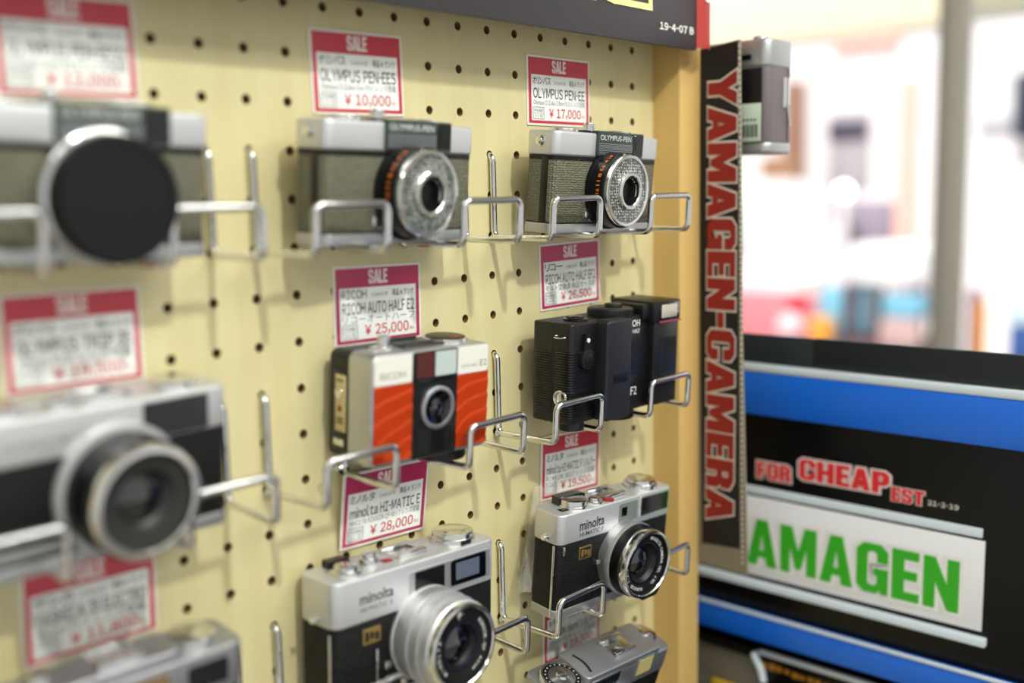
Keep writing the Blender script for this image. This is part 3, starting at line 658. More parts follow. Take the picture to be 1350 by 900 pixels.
bm = newbm(); lathe(bm, [(5.3, -.2), (3.6, .5), (1.6, .9), (.1, 1)], cl, '-y', 30, cap1=False); mm('lens_glass', bm, M_glass, t)
bm = newbm(); cyl(bm, (-22, 16, H), 5.6, 1.4, 'z', .4); cyl(bm, (-22, 16, H+1), 3.3, 6.2, 'z', .8); ridges(bm, (-22, 16, H+1), 3.2, 1.5, 5, 20, .5, .25, 'z'); mm('shutter_button', bm, M_chrome2, t)
bm = newbm(); cyl(bm, (-30.5, 13, H), 3, 2.2, 'z', 1.0); mm('rewind_button', bm, M_chrome2, t)
bm = newbm(); box(bm, -14, 15, 8, 27, H-.2, H+1.6, .5); box(bm, -13, 8, 9, 10.6, H+1.6, H+3.2, .3); box(bm, -13, 8, 24, 25.6, H+1.6, H+3.2, .3); mm('accessory_shoe', bm, mat('dark grey metal', (92, 92, 92), .35, .8), t)
bm = newbm(); cyl(bm, (24, 18, H), 13, 2.0, 'z', .5, mi=0); cyl(bm, (24, 18, H+1.9), 11.4, .8, 'z', .3, mi=1); mm('rewind_dial', bm, [M_chrome2, M_black], t)
bm = newbm(); box(bm, 22, 31, 10, 12.5, H+2.6, H+2.9, .1); mm('dial_mark', bm, M_redbtn, t, 'red dial mark')
bm = newbm(); cyl(bm, (22, 18, -6.3), 15, 6.6, 'z', .8); ridges(bm, (22, 18, -6.3), 15, .8, 5.8, 60, .8, .3, 'z'); mm('winding_knob', bm, M_black, t, 'black winding knob underneath')
bm = newbm(); cyl(bm, (-27, 18, -3.4), 6, 3.7, 'z', .6); mm('tripod_socket', bm, M_chrome2, t)
bm = newbm(); tube(bm, [(3.2*math.cos(a*.4)-44.8, 24, 3.2*math.sin(a*.4)-1.2) for a in range(17)], .6, 8); mm('wrist_ring', bm, M_chrome2, t)

def ribbed(bm, x0, x1, y0, y1, z0, z1, pitch, dep, r=.6):
    rings = []; n = int((z1-z0)/pitch)
    for k in range(n):
        for f, ins in ((0, dep), (.22, 0), (.68, 0), (.9, dep)):
            rings.append([((x0+x1)/2+p[0], (y0+y1)/2+p[1], z0+(k+f)*pitch) for p in rrect(x1-x0-2*ins, y1-y0-2*ins, r, 3)])
    return loft(bm, rings)
# ---- all black flash camera
t = thing('compact_camera', 'all black plastic camera with a built-in flash at the right of the board', 'camera', (.3028, -.0430, -.2455), (2, .6, .9))
W, H, D = 113, 64.2, 32
bm = newbm(); slab(bm, W, D, 0, H, 3.2, bev=1.2); box(bm, -W/2-.15, -W/2+1, 14.2, 14.8, 0, H-1); mm('body', bm, M_black, t)
bm = newbm(); ribbed(bm, -W/2-.7, -31, -.8, 13.5, 4, 47.5, 1.65, .5, 3); mm('ribbed_grip', bm, M_rib, t, 'ribbed black grip')
bm = newbm(); ribbed(bm, -W/2-.6, -W/2+2, 15.2, 29, 5, 47.5, 1.65, .4); mm('ribbed_door', bm, M_rib, t)
bm = newbm(); front_shell(bm, 27.5, 65.5, -9, 1, 3.0, 1.6, 32.2)
for v_ in bm.verts: v_.co.x -= 16.8
mm('lens_cover', bm, mat('grained black plastic', (24, 25, 31), .5, spec=.5, bump=('noise', (2600, 2600, 2600), .25, .0003)), t, 'grained sliding lens cover')
bm = newbm(); box(bm, -29, -25.5, -7, 1, 1, 64, 1.4); mm('cover_edge', bm, M_blackgl, t)
bm = newbm(); front_shell(bm, 16.5, 7, -9.25, -8.9, 1.5, .1, 27)
for v_ in bm.verts: v_.co.x -= 15.5
mm('cover_plaque', bm, M_black, t); engraved('cover_lettering', 'Ricoh', -15.5, 27, 12, 4.0, M_rib, t, y=-9.4, off=.02)
engraved('maker_lettering', 'RICOH', 8.6, 59.0, 18, 4.6, M_whink, t, y=-.1, off=.02); engraved('model_lettering', 'AUTO HALF', 8.6, 53.6, 18, 3.0, M_whink, t, y=-.1, off=.01)
engraved('model_lettering', 'EF2', 10.5, 13, 11, 5.6, M_whink, t, y=-.1)
bm = newbm(); ribbed(bm, -2, 16, -.5, 1.5, 18, 49, 1.65, .4); mm('ribbed_front', bm, M_rib, t)
# flash tower
bm = newbm(); box(bm, 27.5, 57.4, -5.2, 30, .5, 61, 1.6); box(bm, 25.5, 58, -6.2, 31, 58, 72.5, 1.4); box(bm, 18, 30, -2.5, 25, 60, 71, 2); mm('flash_tower', bm, M_black, t)
bm = newbm(); box(bm, 32.0, 55.6, -6.5, -5.5, 59.8, 71.2, .4); mm('flash_bezel', bm, M_blackgl, t)
bm = newbm(); box(bm, 33.6, 52.4, -7.0, -6, 61, 70, .3); mm('flash_window', bm, mat('flash diffuser', (214, 206, 190), .15, .3, bump=('X', (160, 0, 0), .6, .0006), coat=.6), t, 'pale flash window')
bm = newbm(); box(bm, 31.5, 58.2, -6.7, -5.9, 57.6, 58.8, .2); mm('pink_line', bm, mat('dusky pink line', (150, 60, 76), .5), t)
bm = newbm(); ribbed(bm, 36, 55.5, -5.8, -3, 14, 48, 1.65, .4); mm('ribbed_tower_front', bm, M_rib, t)
# lever, button, dials, feet
bm = newbm(); cyl(bm, (-42.5, -.4, 41.3), 6.6, 3.6, '-y', .8); cyl(bm, (-42.5, -3.6, 41.3), 4.0, 1.0, '-y', .4); prism(bm, [(-46.6, 45), (-38.4, 45), (-40.3, 57.5), (-44.8, 57.5)], -2.6, 0); mm('self_timer_lever', bm, M_black, t)
bm = newbm(); cyl(bm, (-42.4, -2.6, 53.3), 1.5, .5, '-y', .1, 18); mm('white_dot', bm, M_white, t)
bm = newbm(); lathe(bm, [(8.2, 0), (8.2, 1), (6.6, 1.6), (6, .9), (4.6, .9), (4.4, 2.2), (3.8, 2.6)], (-36, 13, H), 'z', 36); mm('shutter_button', bm, M_blackgl, t)
bm = newbm(); cyl(bm, (3, 14, H), 15.5, 5.2, 'z', 1.0); ridges(bm, (3, 14, H), 15.4, .8, 4.2, 60, .8, .35, 'z'); cyl(bm, (6, 14, H+5.2), 6, 2.2, 'z', .5); mm('rewind_dial', bm, M_black, t)
bm = newbm(); tube(bm, [(-W/2-1.4+2.4*math.cos(a*.4), 8+4.4*math.sin(a*.4), 56.0+.5*math.cos(a*.4)) for a in range(17)], .55, 8); mm('strap_ring', bm, M_chrome2, t)
bm = newbm(); lathe(bm, [(4.2, 0), (4.2, 1), (2.6, 1.5)], (-W/2-.4, 7, 17), '-x', 24)
for v_ in bm.verts: v_.co.x = -W/2-.4-(v_.co.x+W/2+.4)
tube(bm, [(-W/2-2.5, 6+4.8*math.cos(a*.4), 17+4.8*math.sin(a*.4)) for a in range(17)], .7, 8); mm('side_ring', bm, M_chrome2, t)
bm = newbm(); cyl(bm, (-43, 10, -5.5), 9, 5.9, 'z', .6); mm('winding_knob', bm, M_black, t)
bm = newbm(); cyl(bm, (4, 12, -4.8), 15, 5.2, 'z', .8); ridges(bm, (4, 12, -4.8), 15, .5, 4.4, 60, .8, .3, 'z'); mm('winding_knob', bm, M_black, t)

# ---- rangefinder style cameras
def rangefinder(name, label, pos, rot, W, H, D, zt, mats_, r=6, zb=6.2):
    top, bodym, base = mats_
    t = thing(name, label, 'camera', pos, rot)
    bm = newbm(); slab(bm, W, D, 0, zb, r, bev=.9); mm('base_plate', bm, base, t)
    bm = newbm(); slab(bm, W-1, D-.8, zb-.6, zt+.6, r-.5, y0=.4, bev=.3); mm('body', bm, bodym, t)
    bm = newbm(); slab(bm, W, D, zt, H, r, bev=1.3); mm('top_plate', bm, top, t)
    for sx in (-1, 1):
        bm = newbm(); lathe(bm, [(2.6, 0), (2.6, .8), (1.2, 1.1), (1.2, 3), (2.2, 3.4), (1.6, 4.2)], (sx*W/2, D/2-2, zt+4), '-x', 18)
        if sx < 0:
            for v_ in bm.verts: v_.co.x = -W-v_.co.x
        mm('strap_lug', bm, M_chrome2, t)
    return t
def shoe(t, x, y, H):
    bm = newbm(); box(bm, x-10, x+10, y-9, y+9, H-.2, H+1.0, .3); box(bm, x-10, x+10, y-9, y-7.2, H+1, H+3.0, .3); box(bm, x-10, x+10, y+7.2, y+9, H+1, H+3.0, .3)
    box(bm, x-10, x+10, y-8, y-5.6, H+2.5, H+3.3, .2); box(bm, x-10, x+10, y+5.6, y+8, H+2.5, H+3.3, .2); cyl(bm, (x, y, H+1), 2.2, .6, 'z', .1, 16); mm('hot_shoe', bm, M_chrome2, t)

# black lens, silver top (sharp)
t = rangefinder('rangefinder_camera', 'sharp silver and black camera with a black ringed lens, lower right of the board', (.2944, -.0405, -.3748), (4.6, 1, -5.0), 111, 70.6, 26, 50.2, (M_silverL, M_leather, M_silver), r=5.5)
t.scale = (1.0058,)*3
H = 70.6
engraved('maker_lettering', 'minolta', -25.6, 60.6, 23.5, 7.0, M_ink, t, off=.024); engraved('model_lettering', 'HI-MATIC F', -25.6, 54.4, 22.5, 3.0, M_ink, t, off=.014)
bm = newbm(); plate(bm, 18.6, 13.4, .5, .5, 9.6, 61, -.25, .1); mm('rangefinder_panel', bm, mat('grey green glass', (116, 126, 122), .2, coat=.6), t)
bm = newbm(); plate(bm, 5.4, 6.2, .4, .4, 5.4, 61.8, -.45, .1); mm('rangefinder_window', bm, M_blackgl, t)
bm = newbm(); plate(bm, 30, 14.4, .8, .8, 36.6, 61.6, -.45, .2); mm('finder_bezel', bm, M_chrome2, t)
bm = newbm(); plate(bm, 27.6, 12.2, .4, .4, 36.6, 61.6, -.70, .1); mm('finder_window', bm, M_finder, t)
bm = newbm(); plate(bm, 11.5, 8.4, .5, .5, -30.5, 41.4, -.05, .1); mm('badge', bm, M_gold, t)
bm = newbm()
box(bm, -35.4, -25.6, -.2, 0, 38.0, 44.8)
mm('badge_field', bm, M_black, t)
for i in range(3): bm = newbm(); box(bm, -34.6+i*3.0, -32.4+i*3.0, -.35, -.15, 38.9+(i % 2), 43.9-(i % 3)*.6, .1); mm('badge_figure', bm, M_gold, t)
bm = newbm(); box(bm, -51.5, -50, -.8, 1, 43.5, 49.5, .5); mm('front_post', bm, M_chrome2, t)
bm = newbm(); box(bm, -56.2, -55.2, 3.5, 5.2, 2, 50, .4); mm('door_latch', bm, M_chrome2, t, 'chrome back latch bar')
cl = (5.8, 0, 31.6)
bm = newbm(); lathe(bm, [(24.2, 0), (24.2, 5.5), (25.0, 6.2), (25.0, 9.6), (24.6, 10.4), (24, 10.5)], cl, '-y', 64, cap1=False); mm('lens_mount', bm, M_silver, t)
bm = newbm(); lathe(bm, [(24.1, 10), (23.9, 17.2), (23.2, 17.8)], cl, '-y', 64, cap1=False); ridges(bm, cl, 23.8, 11, 16.8, 84, .8, .3); mm('focus_ring', bm, M_blackm, t)
bm = newbm(); lathe(bm, [(23.4, 17.4), (23.6, 18.2), (23.6, 21.5), (22.9, 23.4), (21.6, 23.8), (21.0, 23.0)], cl, '-y', 64, cap1=False); mm('front_rim', bm, M_chrome2, t)
bm = newbm(); lathe(bm, [(21.2, 23.2), (20.8, 20.6), (14.6, 19.6), (12.4, 16.0), (9.6, 15.0)], cl, '-y', 64, cap1=True); mm('lens_face', bm, M_black, t)
ring_text('lens_lettering', 'MINOLTA CAMERA CO. LTD.', (cl[0], cl[2]), 17.6, -20.6, 72, -66, 2.6, M_whink, t)
ring_text('lens_lettering', 'ROKKOR 1:2.7 f=38mm', (cl[0], cl[2]), 17.6, -20.6, 264, 128, 2.3, M_whink, t)
bm = newbm(); lathe(bm, [(9.7, 15.1), (7.6, 16.6), (5, 17.6), (2.2, 18.1), (.1, 18.2)], cl, '-y', 44, cap1=False); mm('lens_glass', bm, M_glass, t)
bm = newbm(); lathe(bm, [(14.5, 19.5), (14.5, 20.0), (13.8, 20.0), (13.8, 19.0)], cl, '-y', 48, cap1=False); mm('inner_ring', bm, M_blackgl, t)
bm = newbm(); plate(bm, 5, 2.4, .3, .8, 4.6, 51.5, -20.6, .1); mm('meter_eye', bm, M_finder, t)
bm = newbm(); prism(bm, [(6, 7), (30, 8), (26, 3), (12, 2.2)], -16, -5); mm('distance_tab', bm, M_black, t)
ridges_b = newbm(); box(ridges_b, -25, -22, -6, -2, 33, 36, .5); mm('lens_lever', ridges_b, M_chrome2, t)
shoe(t, 2, 14, H)
bm = newbm(); cyl(bm, (-33, 11, H), 9.6, 1.6, 'z', .4); cyl(bm, (-33, 11, H+1.5), 9, 3.8, 'z', 1.0); mm('advance_wheel', bm, M_chrome2, t)
bm = newbm(); prism(bm, [(-42, 0), (-22, 0), (-18, 1), (-18, 4), (-22, 5), (-42, 5)], 15, 22)
for v_ in bm.verts: v_.co.z += H+.6
mm('advance_lever', bm, M_blackgl, t, 'black film advance lever')
bm = newbm(); cyl(bm, (-16.5, 8, H), 6.2, 1.3, 'z', .5); cyl(bm, (-16.5, 8, H+1.2), 3.8, 2.6, 'z', .8); mm('shutter_button', bm, M_chrome2, t)
bm = newbm(); cyl(bm, (-5.8, 5.0, H), 3.9, 1.3, 'z', .5); mm('red_button', bm, M_redbtn, t, 'red button')
bm = newbm(); cyl(bm, (36, 13, H), 11.6, 3.4, 'z', .6); cyl(bm, (36, 13, H+3.4), 9.8, 2.6, 'z', .8); mm('rewind_knob', bm, M_chrome2, t)
bm = newbm(); box(bm, -48, -41, 6, 11, H-.1, H+.25, .1); mm('frame_counter', bm, M_blackgl, t)

# silver lens (bottom middle)
t = rangefinder('rangefinder_camera', 'silver and black camera with a wide silver lens barrel at the bottom middle', (.1204, -.0370, -.3755), (0, 2, -1.2), 119, 74.5, 32, 49.5, (M_silverL, M_leather, M_silver), r=6.5)
t.scale = (1.0103,)*3
H = 74.5
engraved('maker_lettering', 'minolta', -31, 62.6, 23, 6.2, M_ink, t, off=.018); engraved('model_lettering', 'HI-MATIC E', -31, 56.6, 22, 2.6, M_ink, t)
bm = newbm(); plate(bm, 62, 16.4, .6, 1.0, 22.8, 61.2, -.30, .2); mm('finder_frame', bm, M_silver, t)
bm = newbm(); plate(bm, 22, 14.2, .4, .6, 6.6, 61.2, -.55, .1); mm('rangefinder_window', bm, M_finder, t)
bm = newbm(); plate(bm, 28, 14.8, .5, 1.4, 36.3, 61.2, -.65, .1); mm('finder_bezel', bm, M_blackgl, t)
bm = newbm(); plate(bm, 18.5, 10, .4, .6, 35.5, 61.6, -.85, .1); mm('finder_window', bm, M_finderB, t, 'bluish finder window')
bm = newbm(); plate(bm, 12, 8.6, .5, .5, -34.6, 41.4, -.05, .1); mm('badge', bm, M_gold, t)
for i in range(3): bm = newbm(); box(bm, -39.2+i*3.4, -36.8+i*3.4, -.3, .1, 38.6+(i % 2), 44-(i % 3)*.6, .1); mm('badge_figure', bm, M_black, t)
bm = newbm(); box(bm, -32.4, -30.6, -.9, .2, 12, 33, .4); cyl(bm, (-24.5, .2, 22), 2.6, 1.6, '-y', .5, 20); mm('self_timer', bm, M_chrome2, t)
bm = newbm(); box(bm, -59.6, -58.8, 3.5, 5.2, 2, 47, .4); mm('door_latch', bm, M_chrome2, t)
cl = (3.6, 0, 32.6)
bm = newbm(); lathe(bm, [(26.6, 0), (26.6, 1.5), (25.6, 2.0), (25.6, 9.6), (26.4, 10.2), (26.4, 13.0), (24.6, 13.4), (24.6, 14.6), (25.6, 15.0), (25.6, 20.4), (23.6, 20.8), (23.6, 22.0), (24.6, 22.4), (24.6, 27), (23.6, 28)], cl, '-y', 72, cap1=False)
ridges(bm, cl, 25.5, 3.0, 9.3, 80, 1.0, .7); mm('lens_barrel', bm, mat('matt silver barrel', (212, 213, 216), .42, .75), t, 'silver lens barrel')
bm = newbm(); lathe(bm, [(23.6, 27.9), (23.6, 30.6), (23.0, 31.6), (21.8, 31.8), (21.2, 31.0)], cl, '-y', 64, cap1=False); mm('front_rim', bm, M_chrome2, t)
bm = newbm(); lathe(bm, [(21.4, 31.2), (20.8, 29.4), (13.4, 28.6), (12.8, 26.6), (11.0, 24)], cl, '-y', 64, cap1=False); mm('lens_face', bm, M_black, t)
ring_text('lens_lettering', 'ROKKOR-QF 40mm', (cl[0], cl[2]), 17.3, -29.4, 40, -60, 2.2, M_whink, t); ring_text('lens_lettering', 'MINOLTA', (cl[0], cl[2]), 17.3, -29.4, 225, 160, 2.2, M_whink, t)
bm = newbm(); lathe(bm, [(11.2, 24.2), (8, 26), (4.5, 27), (.1, 27.4)], cl, '-y', 44, cap1=False); mm('lens_glass', bm, M_glass, t)
bm = newbm(); lathe(bm, [(12.9, 28.0), (12.9, 28.8), (12.1, 28.8), (12.1, 27.6)], cl, '-y', 44, cap1=False); mm('inner_ring', bm, M_purple, t)
bm = newbm(); cyl(bm, (cl[0]-1, -28.8, cl[2]+17), 2.6, .9, '-y', .3, 20); mm('meter_eye', bm, M_chrome2, t)
shoe(t, 2, 17, H)
bm = newbm(); cyl(bm, (-42, 12, H), 9, 2.2, 'z', .6); cyl(bm, (-42, 12, H+2.2), 6.6, 2.4, 'z', 1); mm('advance_wheel', bm, M_chrome2, t)
bm = newbm(); cyl(bm, (-25, 14, H), 5.4, 4.4, 'z', .6); cyl(bm, (-25, 14, H+4.4), 3.8, 3.2, 'z', 1); mm('shutter_button', bm, M_chrome2, t)
bm = newbm(); prism(bm, [(-46, .5), (-34, .5), (-32, 1.5), (-32, 3.6), (-34, 4.4), (-46, 4.4)], 22, 28)
for v_ in bm.verts: v_.co.z += H
mm('advance_lever', bm, M_black, t)
bm = newbm(); box(bm, -17, -11, 10, 15, H-.1, H+.7, .3); mm('red_button', bm, M_redbtn, t, 'red button')
bm = newbm(); cyl(bm, (38, 15, H), 13.4, 3.2, 'z', .6); cyl(bm, (38, 15, H+3.2), 12.4, 3.4, 'z', 1.2); box(bm, 33, 40, 1.4, 3.2, H+.3, H+3, .3, mi=1); mm('rewind_knob', bm, [M_chrome2, M_black], t)

# blurred rangefinder at left
t = rangefinder('rangefinder_camera', 'blurred silver and black camera with a large glass lens at the left edge', (-.0520, -.0326, -.2508), (4.5, -.2, 1), 115, 65.4, 30, 46.5, (M_silverL, M_leather, M_silver), r=5)
t.scale = (1.026,)*3
H = 65.4
bm = newbm(); plate(bm, 31.5, 15.6, .6, 1, 31.5, 55.4, -.35, .2); mm('finder_bezel', bm, M_blackgl, t)
bm = newbm(); plate(bm, 17, 9, .4, .6, 26.5, 55.6, -.6, .1); mm('finder_window', bm, M_finder, t)
bm = newbm(); plate(bm, 7, 9, .4, .6, 41.5, 55.6, -.6, .1); mm('frame_window', bm, M_finder, t)
engraved('maker_lettering', 'OLYMPUS TRIP 35', -26, 54.5, 34, 2.6, M_inkgrey, t)
bm = newbm(); box(bm, -56, -14, -.3, .5, 8.6, 12.4, .3); mm('front_trim', bm, M_silver, t)
cl = (3.6, 0, 28.6)
bm = newbm(); lathe(bm, [(28.6, 0), (28.6, 2.5), (27.6, 3.8), (25, 4)], cl, '-y', 64, cap1=False); mm('lens_mount', bm, M_silverL, t)
bm = newbm(); lathe(bm, [(25.4, 3), (25.4, 20), (24.2, 21)], cl, '-y', 64, cap1=False); ridges(bm, cl, 25.2, 6, 14, 80, .9, .35); mm('focus_ring', bm, M_blackm, t)
bm = newbm(); lathe(bm, [(24.2, 20.6), (24.2, 24), (23.4, 25.2), (21.2, 25.4), (20.4, 24.4)], cl, '-y', 64, cap1=False); mm('front_rim', bm, M_chrome2, t)
bm = newbm(); lathe(bm, [(20.6, 24.6), (19.8, 22.6), (13.4, 21.8), (11, 18), (9.6, 17)], cl, '-y', 64, cap1=True); mm('lens_face', bm, mat('grey lens face', (48, 48, 48), .35, .2), t)
bm = newbm(); lathe(bm, [(10.2, 17.4), (7.4, 19), (4, 20), (.1, 20.4)], cl, '-y', 44, cap1=False); mm('lens_glass', bm, M_glass, t)
shoe(t, 4, 15, H)
bm = newbm(); cyl(bm, (38, 14, H), 10, 3.6, 'z', .8); mm('rewind_knob', bm, M_chrome2, t)
bm = newbm(); cyl(bm, (-16, 11, H), 5, 4, 'z', .8); mm('shutter_button', bm, M_chrome2, t)
bm = newbm(); cyl(bm, (-38, 14, H), 9, 3.6, 'z', .8); mm('advance_wheel', bm, M_chrome2, t)

# grey camera bottom left
t = rangefinder('rangefinder_camera', 'blurred grey metal camera cut by the bottom left corner', (-.0600, -.0430, -.3740), (5.5, 0, -2.5), 118, 74, 30, 52, (M_grey, M_leather, M_grey))
H = 74
bm = newbm(); slab(bm, 66, 22, H-.5, H+5, 5, x0=-4, y0=1, bev=1.5); mm('raised_cover', bm, M_grey, t)
bm = newbm(); plate(bm, 34, 13, .6, 1, 4, 64, -.4, .2); mm('meter_window', bm, mat('window with amber reflection', (140, 112, 78), .25, .2, coat=.5), t)  # brown-orange reflection in the window is painted into its base colour
bm = newbm(); plate(bm, 20, 12, .6, 1, 40, 63, -.4, .2); mm('finder_window', bm, M_finder, t)
bm = newbm(); cyl(bm, (40, 15, H), 11, 4, 'z', .8); mm('rewind_knob', bm, M_chrome2, t)
bm = newbm(); cyl(bm, (-30, 12, H+4.5), 4.5, 5, 'z', .8); mm('shutter_button', bm, M_chrome2, t)
shoe(t, 2, 13, H+5)
bm = newbm(); cyl(bm, (-48, 14, H), 9, 4, 'z', .8); mm('advance_wheel', bm, M_chrome2, t)
bm = newbm(); lathe(bm, [(26, 0), (26, 12), (24, 14), (22, 13), (12, 9), (8, 10), (.1, 11)], (0, 0, 30), '-y', 56, mi=0, cap1=False); mm('lens_barrel', bm, M_blackm, t)

# grey camera bottom right with meter grid
t = thing('metered_camera', 'grey metal camera with meter grid and top dial, cut by the bottom edge', 'camera', (.2775, -.0340, -.4830), (19, .5, -4.5))
W, H, D = 116, 75, 30
bm = newbm(); slab(bm, W, D, 0, 6, 7, bev=.9); mm('base_plate', bm, M_grey, t)
bm = newbm(); slab(bm, W-1, D-.8, 5.6, 55, 6.5, y0=.4, bev=.3); mm('body', bm, M_leather, t)
bm = newbm(); slab(bm, W, D, 54, H-3, 6, bev=1.0); slab(bm, 74, D-.4, H-5, H+1.8, 3, x0=8, y0=.2, bev=.9); mm('top_plate', bm, M_grey, t)
bm = newbm(); lathe(bm, [(14.6, 0), (14.6, 6.2), (14, 7), (12.8, 7), (12.6, 6.4), (9.4, 6.4), (9.2, 7), (4.2, 7.4), (3.4, 8.6), (1, 8.8)], (-42, 12, H-6), 'z', 56, mi=0)
ridges(bm, (-42, 12, H-6), 14.5, .8, 6, 70, .7, .3, 'z'); mm('meter_dial', bm, M_chrome2, t)
bm = newbm(); lathe(bm, [(12.7, 6.6), (9.4, 6.6)], (-42, 12, H-6), 'z', 48, cap1=False); mm('dial_scale', bm, M_black, t)
ring_b = newbm()
for i in range(20):
    a = 2*PI*i/20; box(ring_b, -42+11*math.cos(a)-.4, -42+11*math.cos(a)+.4, 12+11*math.sin(a)-.4, 12+11*math.sin(a)+.4, H+.6, H+.8)
mm('dial_marks', ring_b, M_whink, t)
bm = newbm(); tube(bm, [(-22+2.2*math.sin(i*.3), 5+i*1.8, H+1.7) for i in range(11)], .9, 8); mm('meter_slot', bm, M_black, t)
shoe(t, 14, 15, H+1.8)
bm = newbm(); plate(bm, 28, 16, .8, .8, -10, 64, -.5, .2)
mm('grid_frame', bm, M_chrome2, t)
bm = newbm()
for i in range(6):
    for j in range(4): box(bm, -22+i*4.1, -18.8+i*4.1, -.8, -.4, 57.4+j*3.5, 60.0+j*3.5)
mm('meter_grid', bm, M_blackgl, t)
bm = newbm(); plate(bm, 17.5, 15, .6, .6, 30.5, 66, -.25, .1); mm('finder_bezel', bm, M_grey, t)
bm = newbm(); plate(bm, 15, 12.6, .6, .4, 30.5, 66, -.5, .1); mm('finder_window', bm, mat('pale yellow finder', (206, 194, 130), .2, coat=.6), t, 'pale yellow finder window')
bm = newbm(); cyl(bm, (46, 17, H-3), 9, 3.4, 'z', .8); cyl(bm, (46, 17, H+.4), 5, 2, 'z', .6); mm('rewind_knob', bm, M_chrome2, t)
bm = newbm(); lathe(bm, [(24, 0), (24, 8), (22, 10), (14, 9), (8, 8), (.1, 9)], (10, 0, 30), '-y', 48, cap1=False); mm('lens_barrel', bm, M_grey, t)

# camera hung on the outer side of the end post (back towards us)
t = thing('compact_camera', 'small silver and mauve grey camera seen end-on beyond the red lettered band', 'camera', (.4405, -.0195, -.0740), (0, 0, -90))
W, H, D = 106, 81.5, 38      # local -y is world -x: we see its back (y=0) and its end (x=+W/2)
M_mauve = mat('mauve grey leatherette', (112, 102, 106), .5, bump=('noise', (900, 900, 900), .5, .0006))
bm = newbm(); slab(bm, W, D, 0, 8.5, 7, bev=2.2); mm('base_plate', bm, M_silver, t)
bm = newbm(); slab(bm, W-.8, D-.6, 8, 62, 7, y0=.3, bev=.3); mm('body', bm, M_mauve, t)
bm = newbm(); slab(bm, W, D, 61.5, H, 7, bev=2.4); mm('top_plate', bm, M_silver, t)
bm = newbm(); box(bm, W/2-34, W/2-5.5, -.5, .8, 9, 61, .3); mm('back_door', bm, M_black, t)
bm = newbm(); box(bm, W/2-38, W/2-5.5, -.9, -.4, 8.8, 36, .2); lb = mm('price_sticker', bm, mat('pale green sticker', (206, 220, 200), .5), t, 'pale sticker with a barcode')
bm = newbm()
for i in range(11): box(bm, W/2-20+i*1.15, W/2-20+i*1.15+(.35 if i % 3 else .7), -1.1, -.85, 12, 21)
for i in range(4): box(bm, W/2-20+i*3, W/2-18.4+i*3, -1.1, -.85, 23.5, 25)
mm('barcode', bm, M_ink, t)
bm = newbm(); box(bm, W/2-26, W/2-14, -.6, .3, 67, 71, .3); mm('eyepiece', bm, M_blackgl, t)
bm = newbm(); cyl(bm, (W/2-14, 13, H), 5.4, 3.0, 'z', .8); mm('shutter_button', bm, M_silver, t)
bm = newbm(); box(bm, W/2-.8, W/2+1.0, 20.5, 24.5, 33, 55, .6); box(bm, W/2-.8, W/2+1.0, 26, 30.5, 35, 55, .6); tube(bm, [(W/2+1, 26.5, 36), (W/2+1.6, 29, 24), (W/2+1, 30, 20)], .9, 8); mm('strap_catch', bm, M_chrome2, t)
bm = newbm(); box(bm, W/2-.2, W/2+.15, 28.4, 28.9, 8.5, 61.5); mm('door_seam', bm, M_black, t)
for k, yy in enumerate((-.001, .020)):
    bm = newbm(); tube(bm, fillet([(.4275, yy, -.05), (.431, yy, -.05), (.431, yy, -.0765), (.482, yy, -.0765), (.484, yy, -.058), (.484, yy+.016, -.058), (.482, yy+.016, -.0765), (.431, yy+.016, -.0765), (.431, yy+.016, -.05), (.4275, yy+.016, -.05)], .003, 5), .0019, 10)
    tag(obj('wire_hook', bm, M_chrome, ang=60), ('chrome wire hook on the outer post face, nearer the viewer' if k == 0 else 'chrome wire hook on the outer post face, further back') + ' under the end-on camera', 'hook')

# clear plastic sleeve behind the black lensed camera
S_ = bpy.data.materials.new('clear plastic'); S_.use_nodes = True; nt = S_.node_tree; nt.nodes.clear()
mo = nt.nodes.new('ShaderNodeOutputMaterial'); mx = nt.nodes.new('ShaderNodeMixShader'); tr = nt.nodes.new('ShaderNodeBsdfTransparent'); gl = nt.nodes.new('ShaderNodeBsdfPrincipled')
gl.inputs['Base Color'].default_value = (.86, .84, .78, 1); gl.inputs['Roughness'].default_value = .12; mx.inputs[0].default_value = .27
nt.links.new(tr.outputs[0], mx.inputs[1]); nt.links.new(gl.outputs[0], mx.inputs[2]); nt.links.new(mx.outputs[0], mo.inputs['Surface'])
bm = newbm(); rows = []
for i in range(9):
    s = i/8; rows.append([bm.verts.new((.2545-.028*s+(.010+.016*s)*k/6+.0012*math.sin(k*1.9+s*3), -.0050-.007*s-.0022*math.sin(k*2.3+1), -.292-.066*s-.003*k/6)) for k in range(7)])
for a, b_ in zip(rows, rows[1:]):
    for k in range(6): bm.faces.new((a[k], a[k+1], b_[k+1], b_[k]))
bmesh.ops.solidify(bm, geom=bm.faces[:], thickness=.0004)
tag(obj('plastic_sleeve', bm, S_), 'crumpled clear plastic sleeve behind the black lensed silver topped camera', 'plastic sleeve')

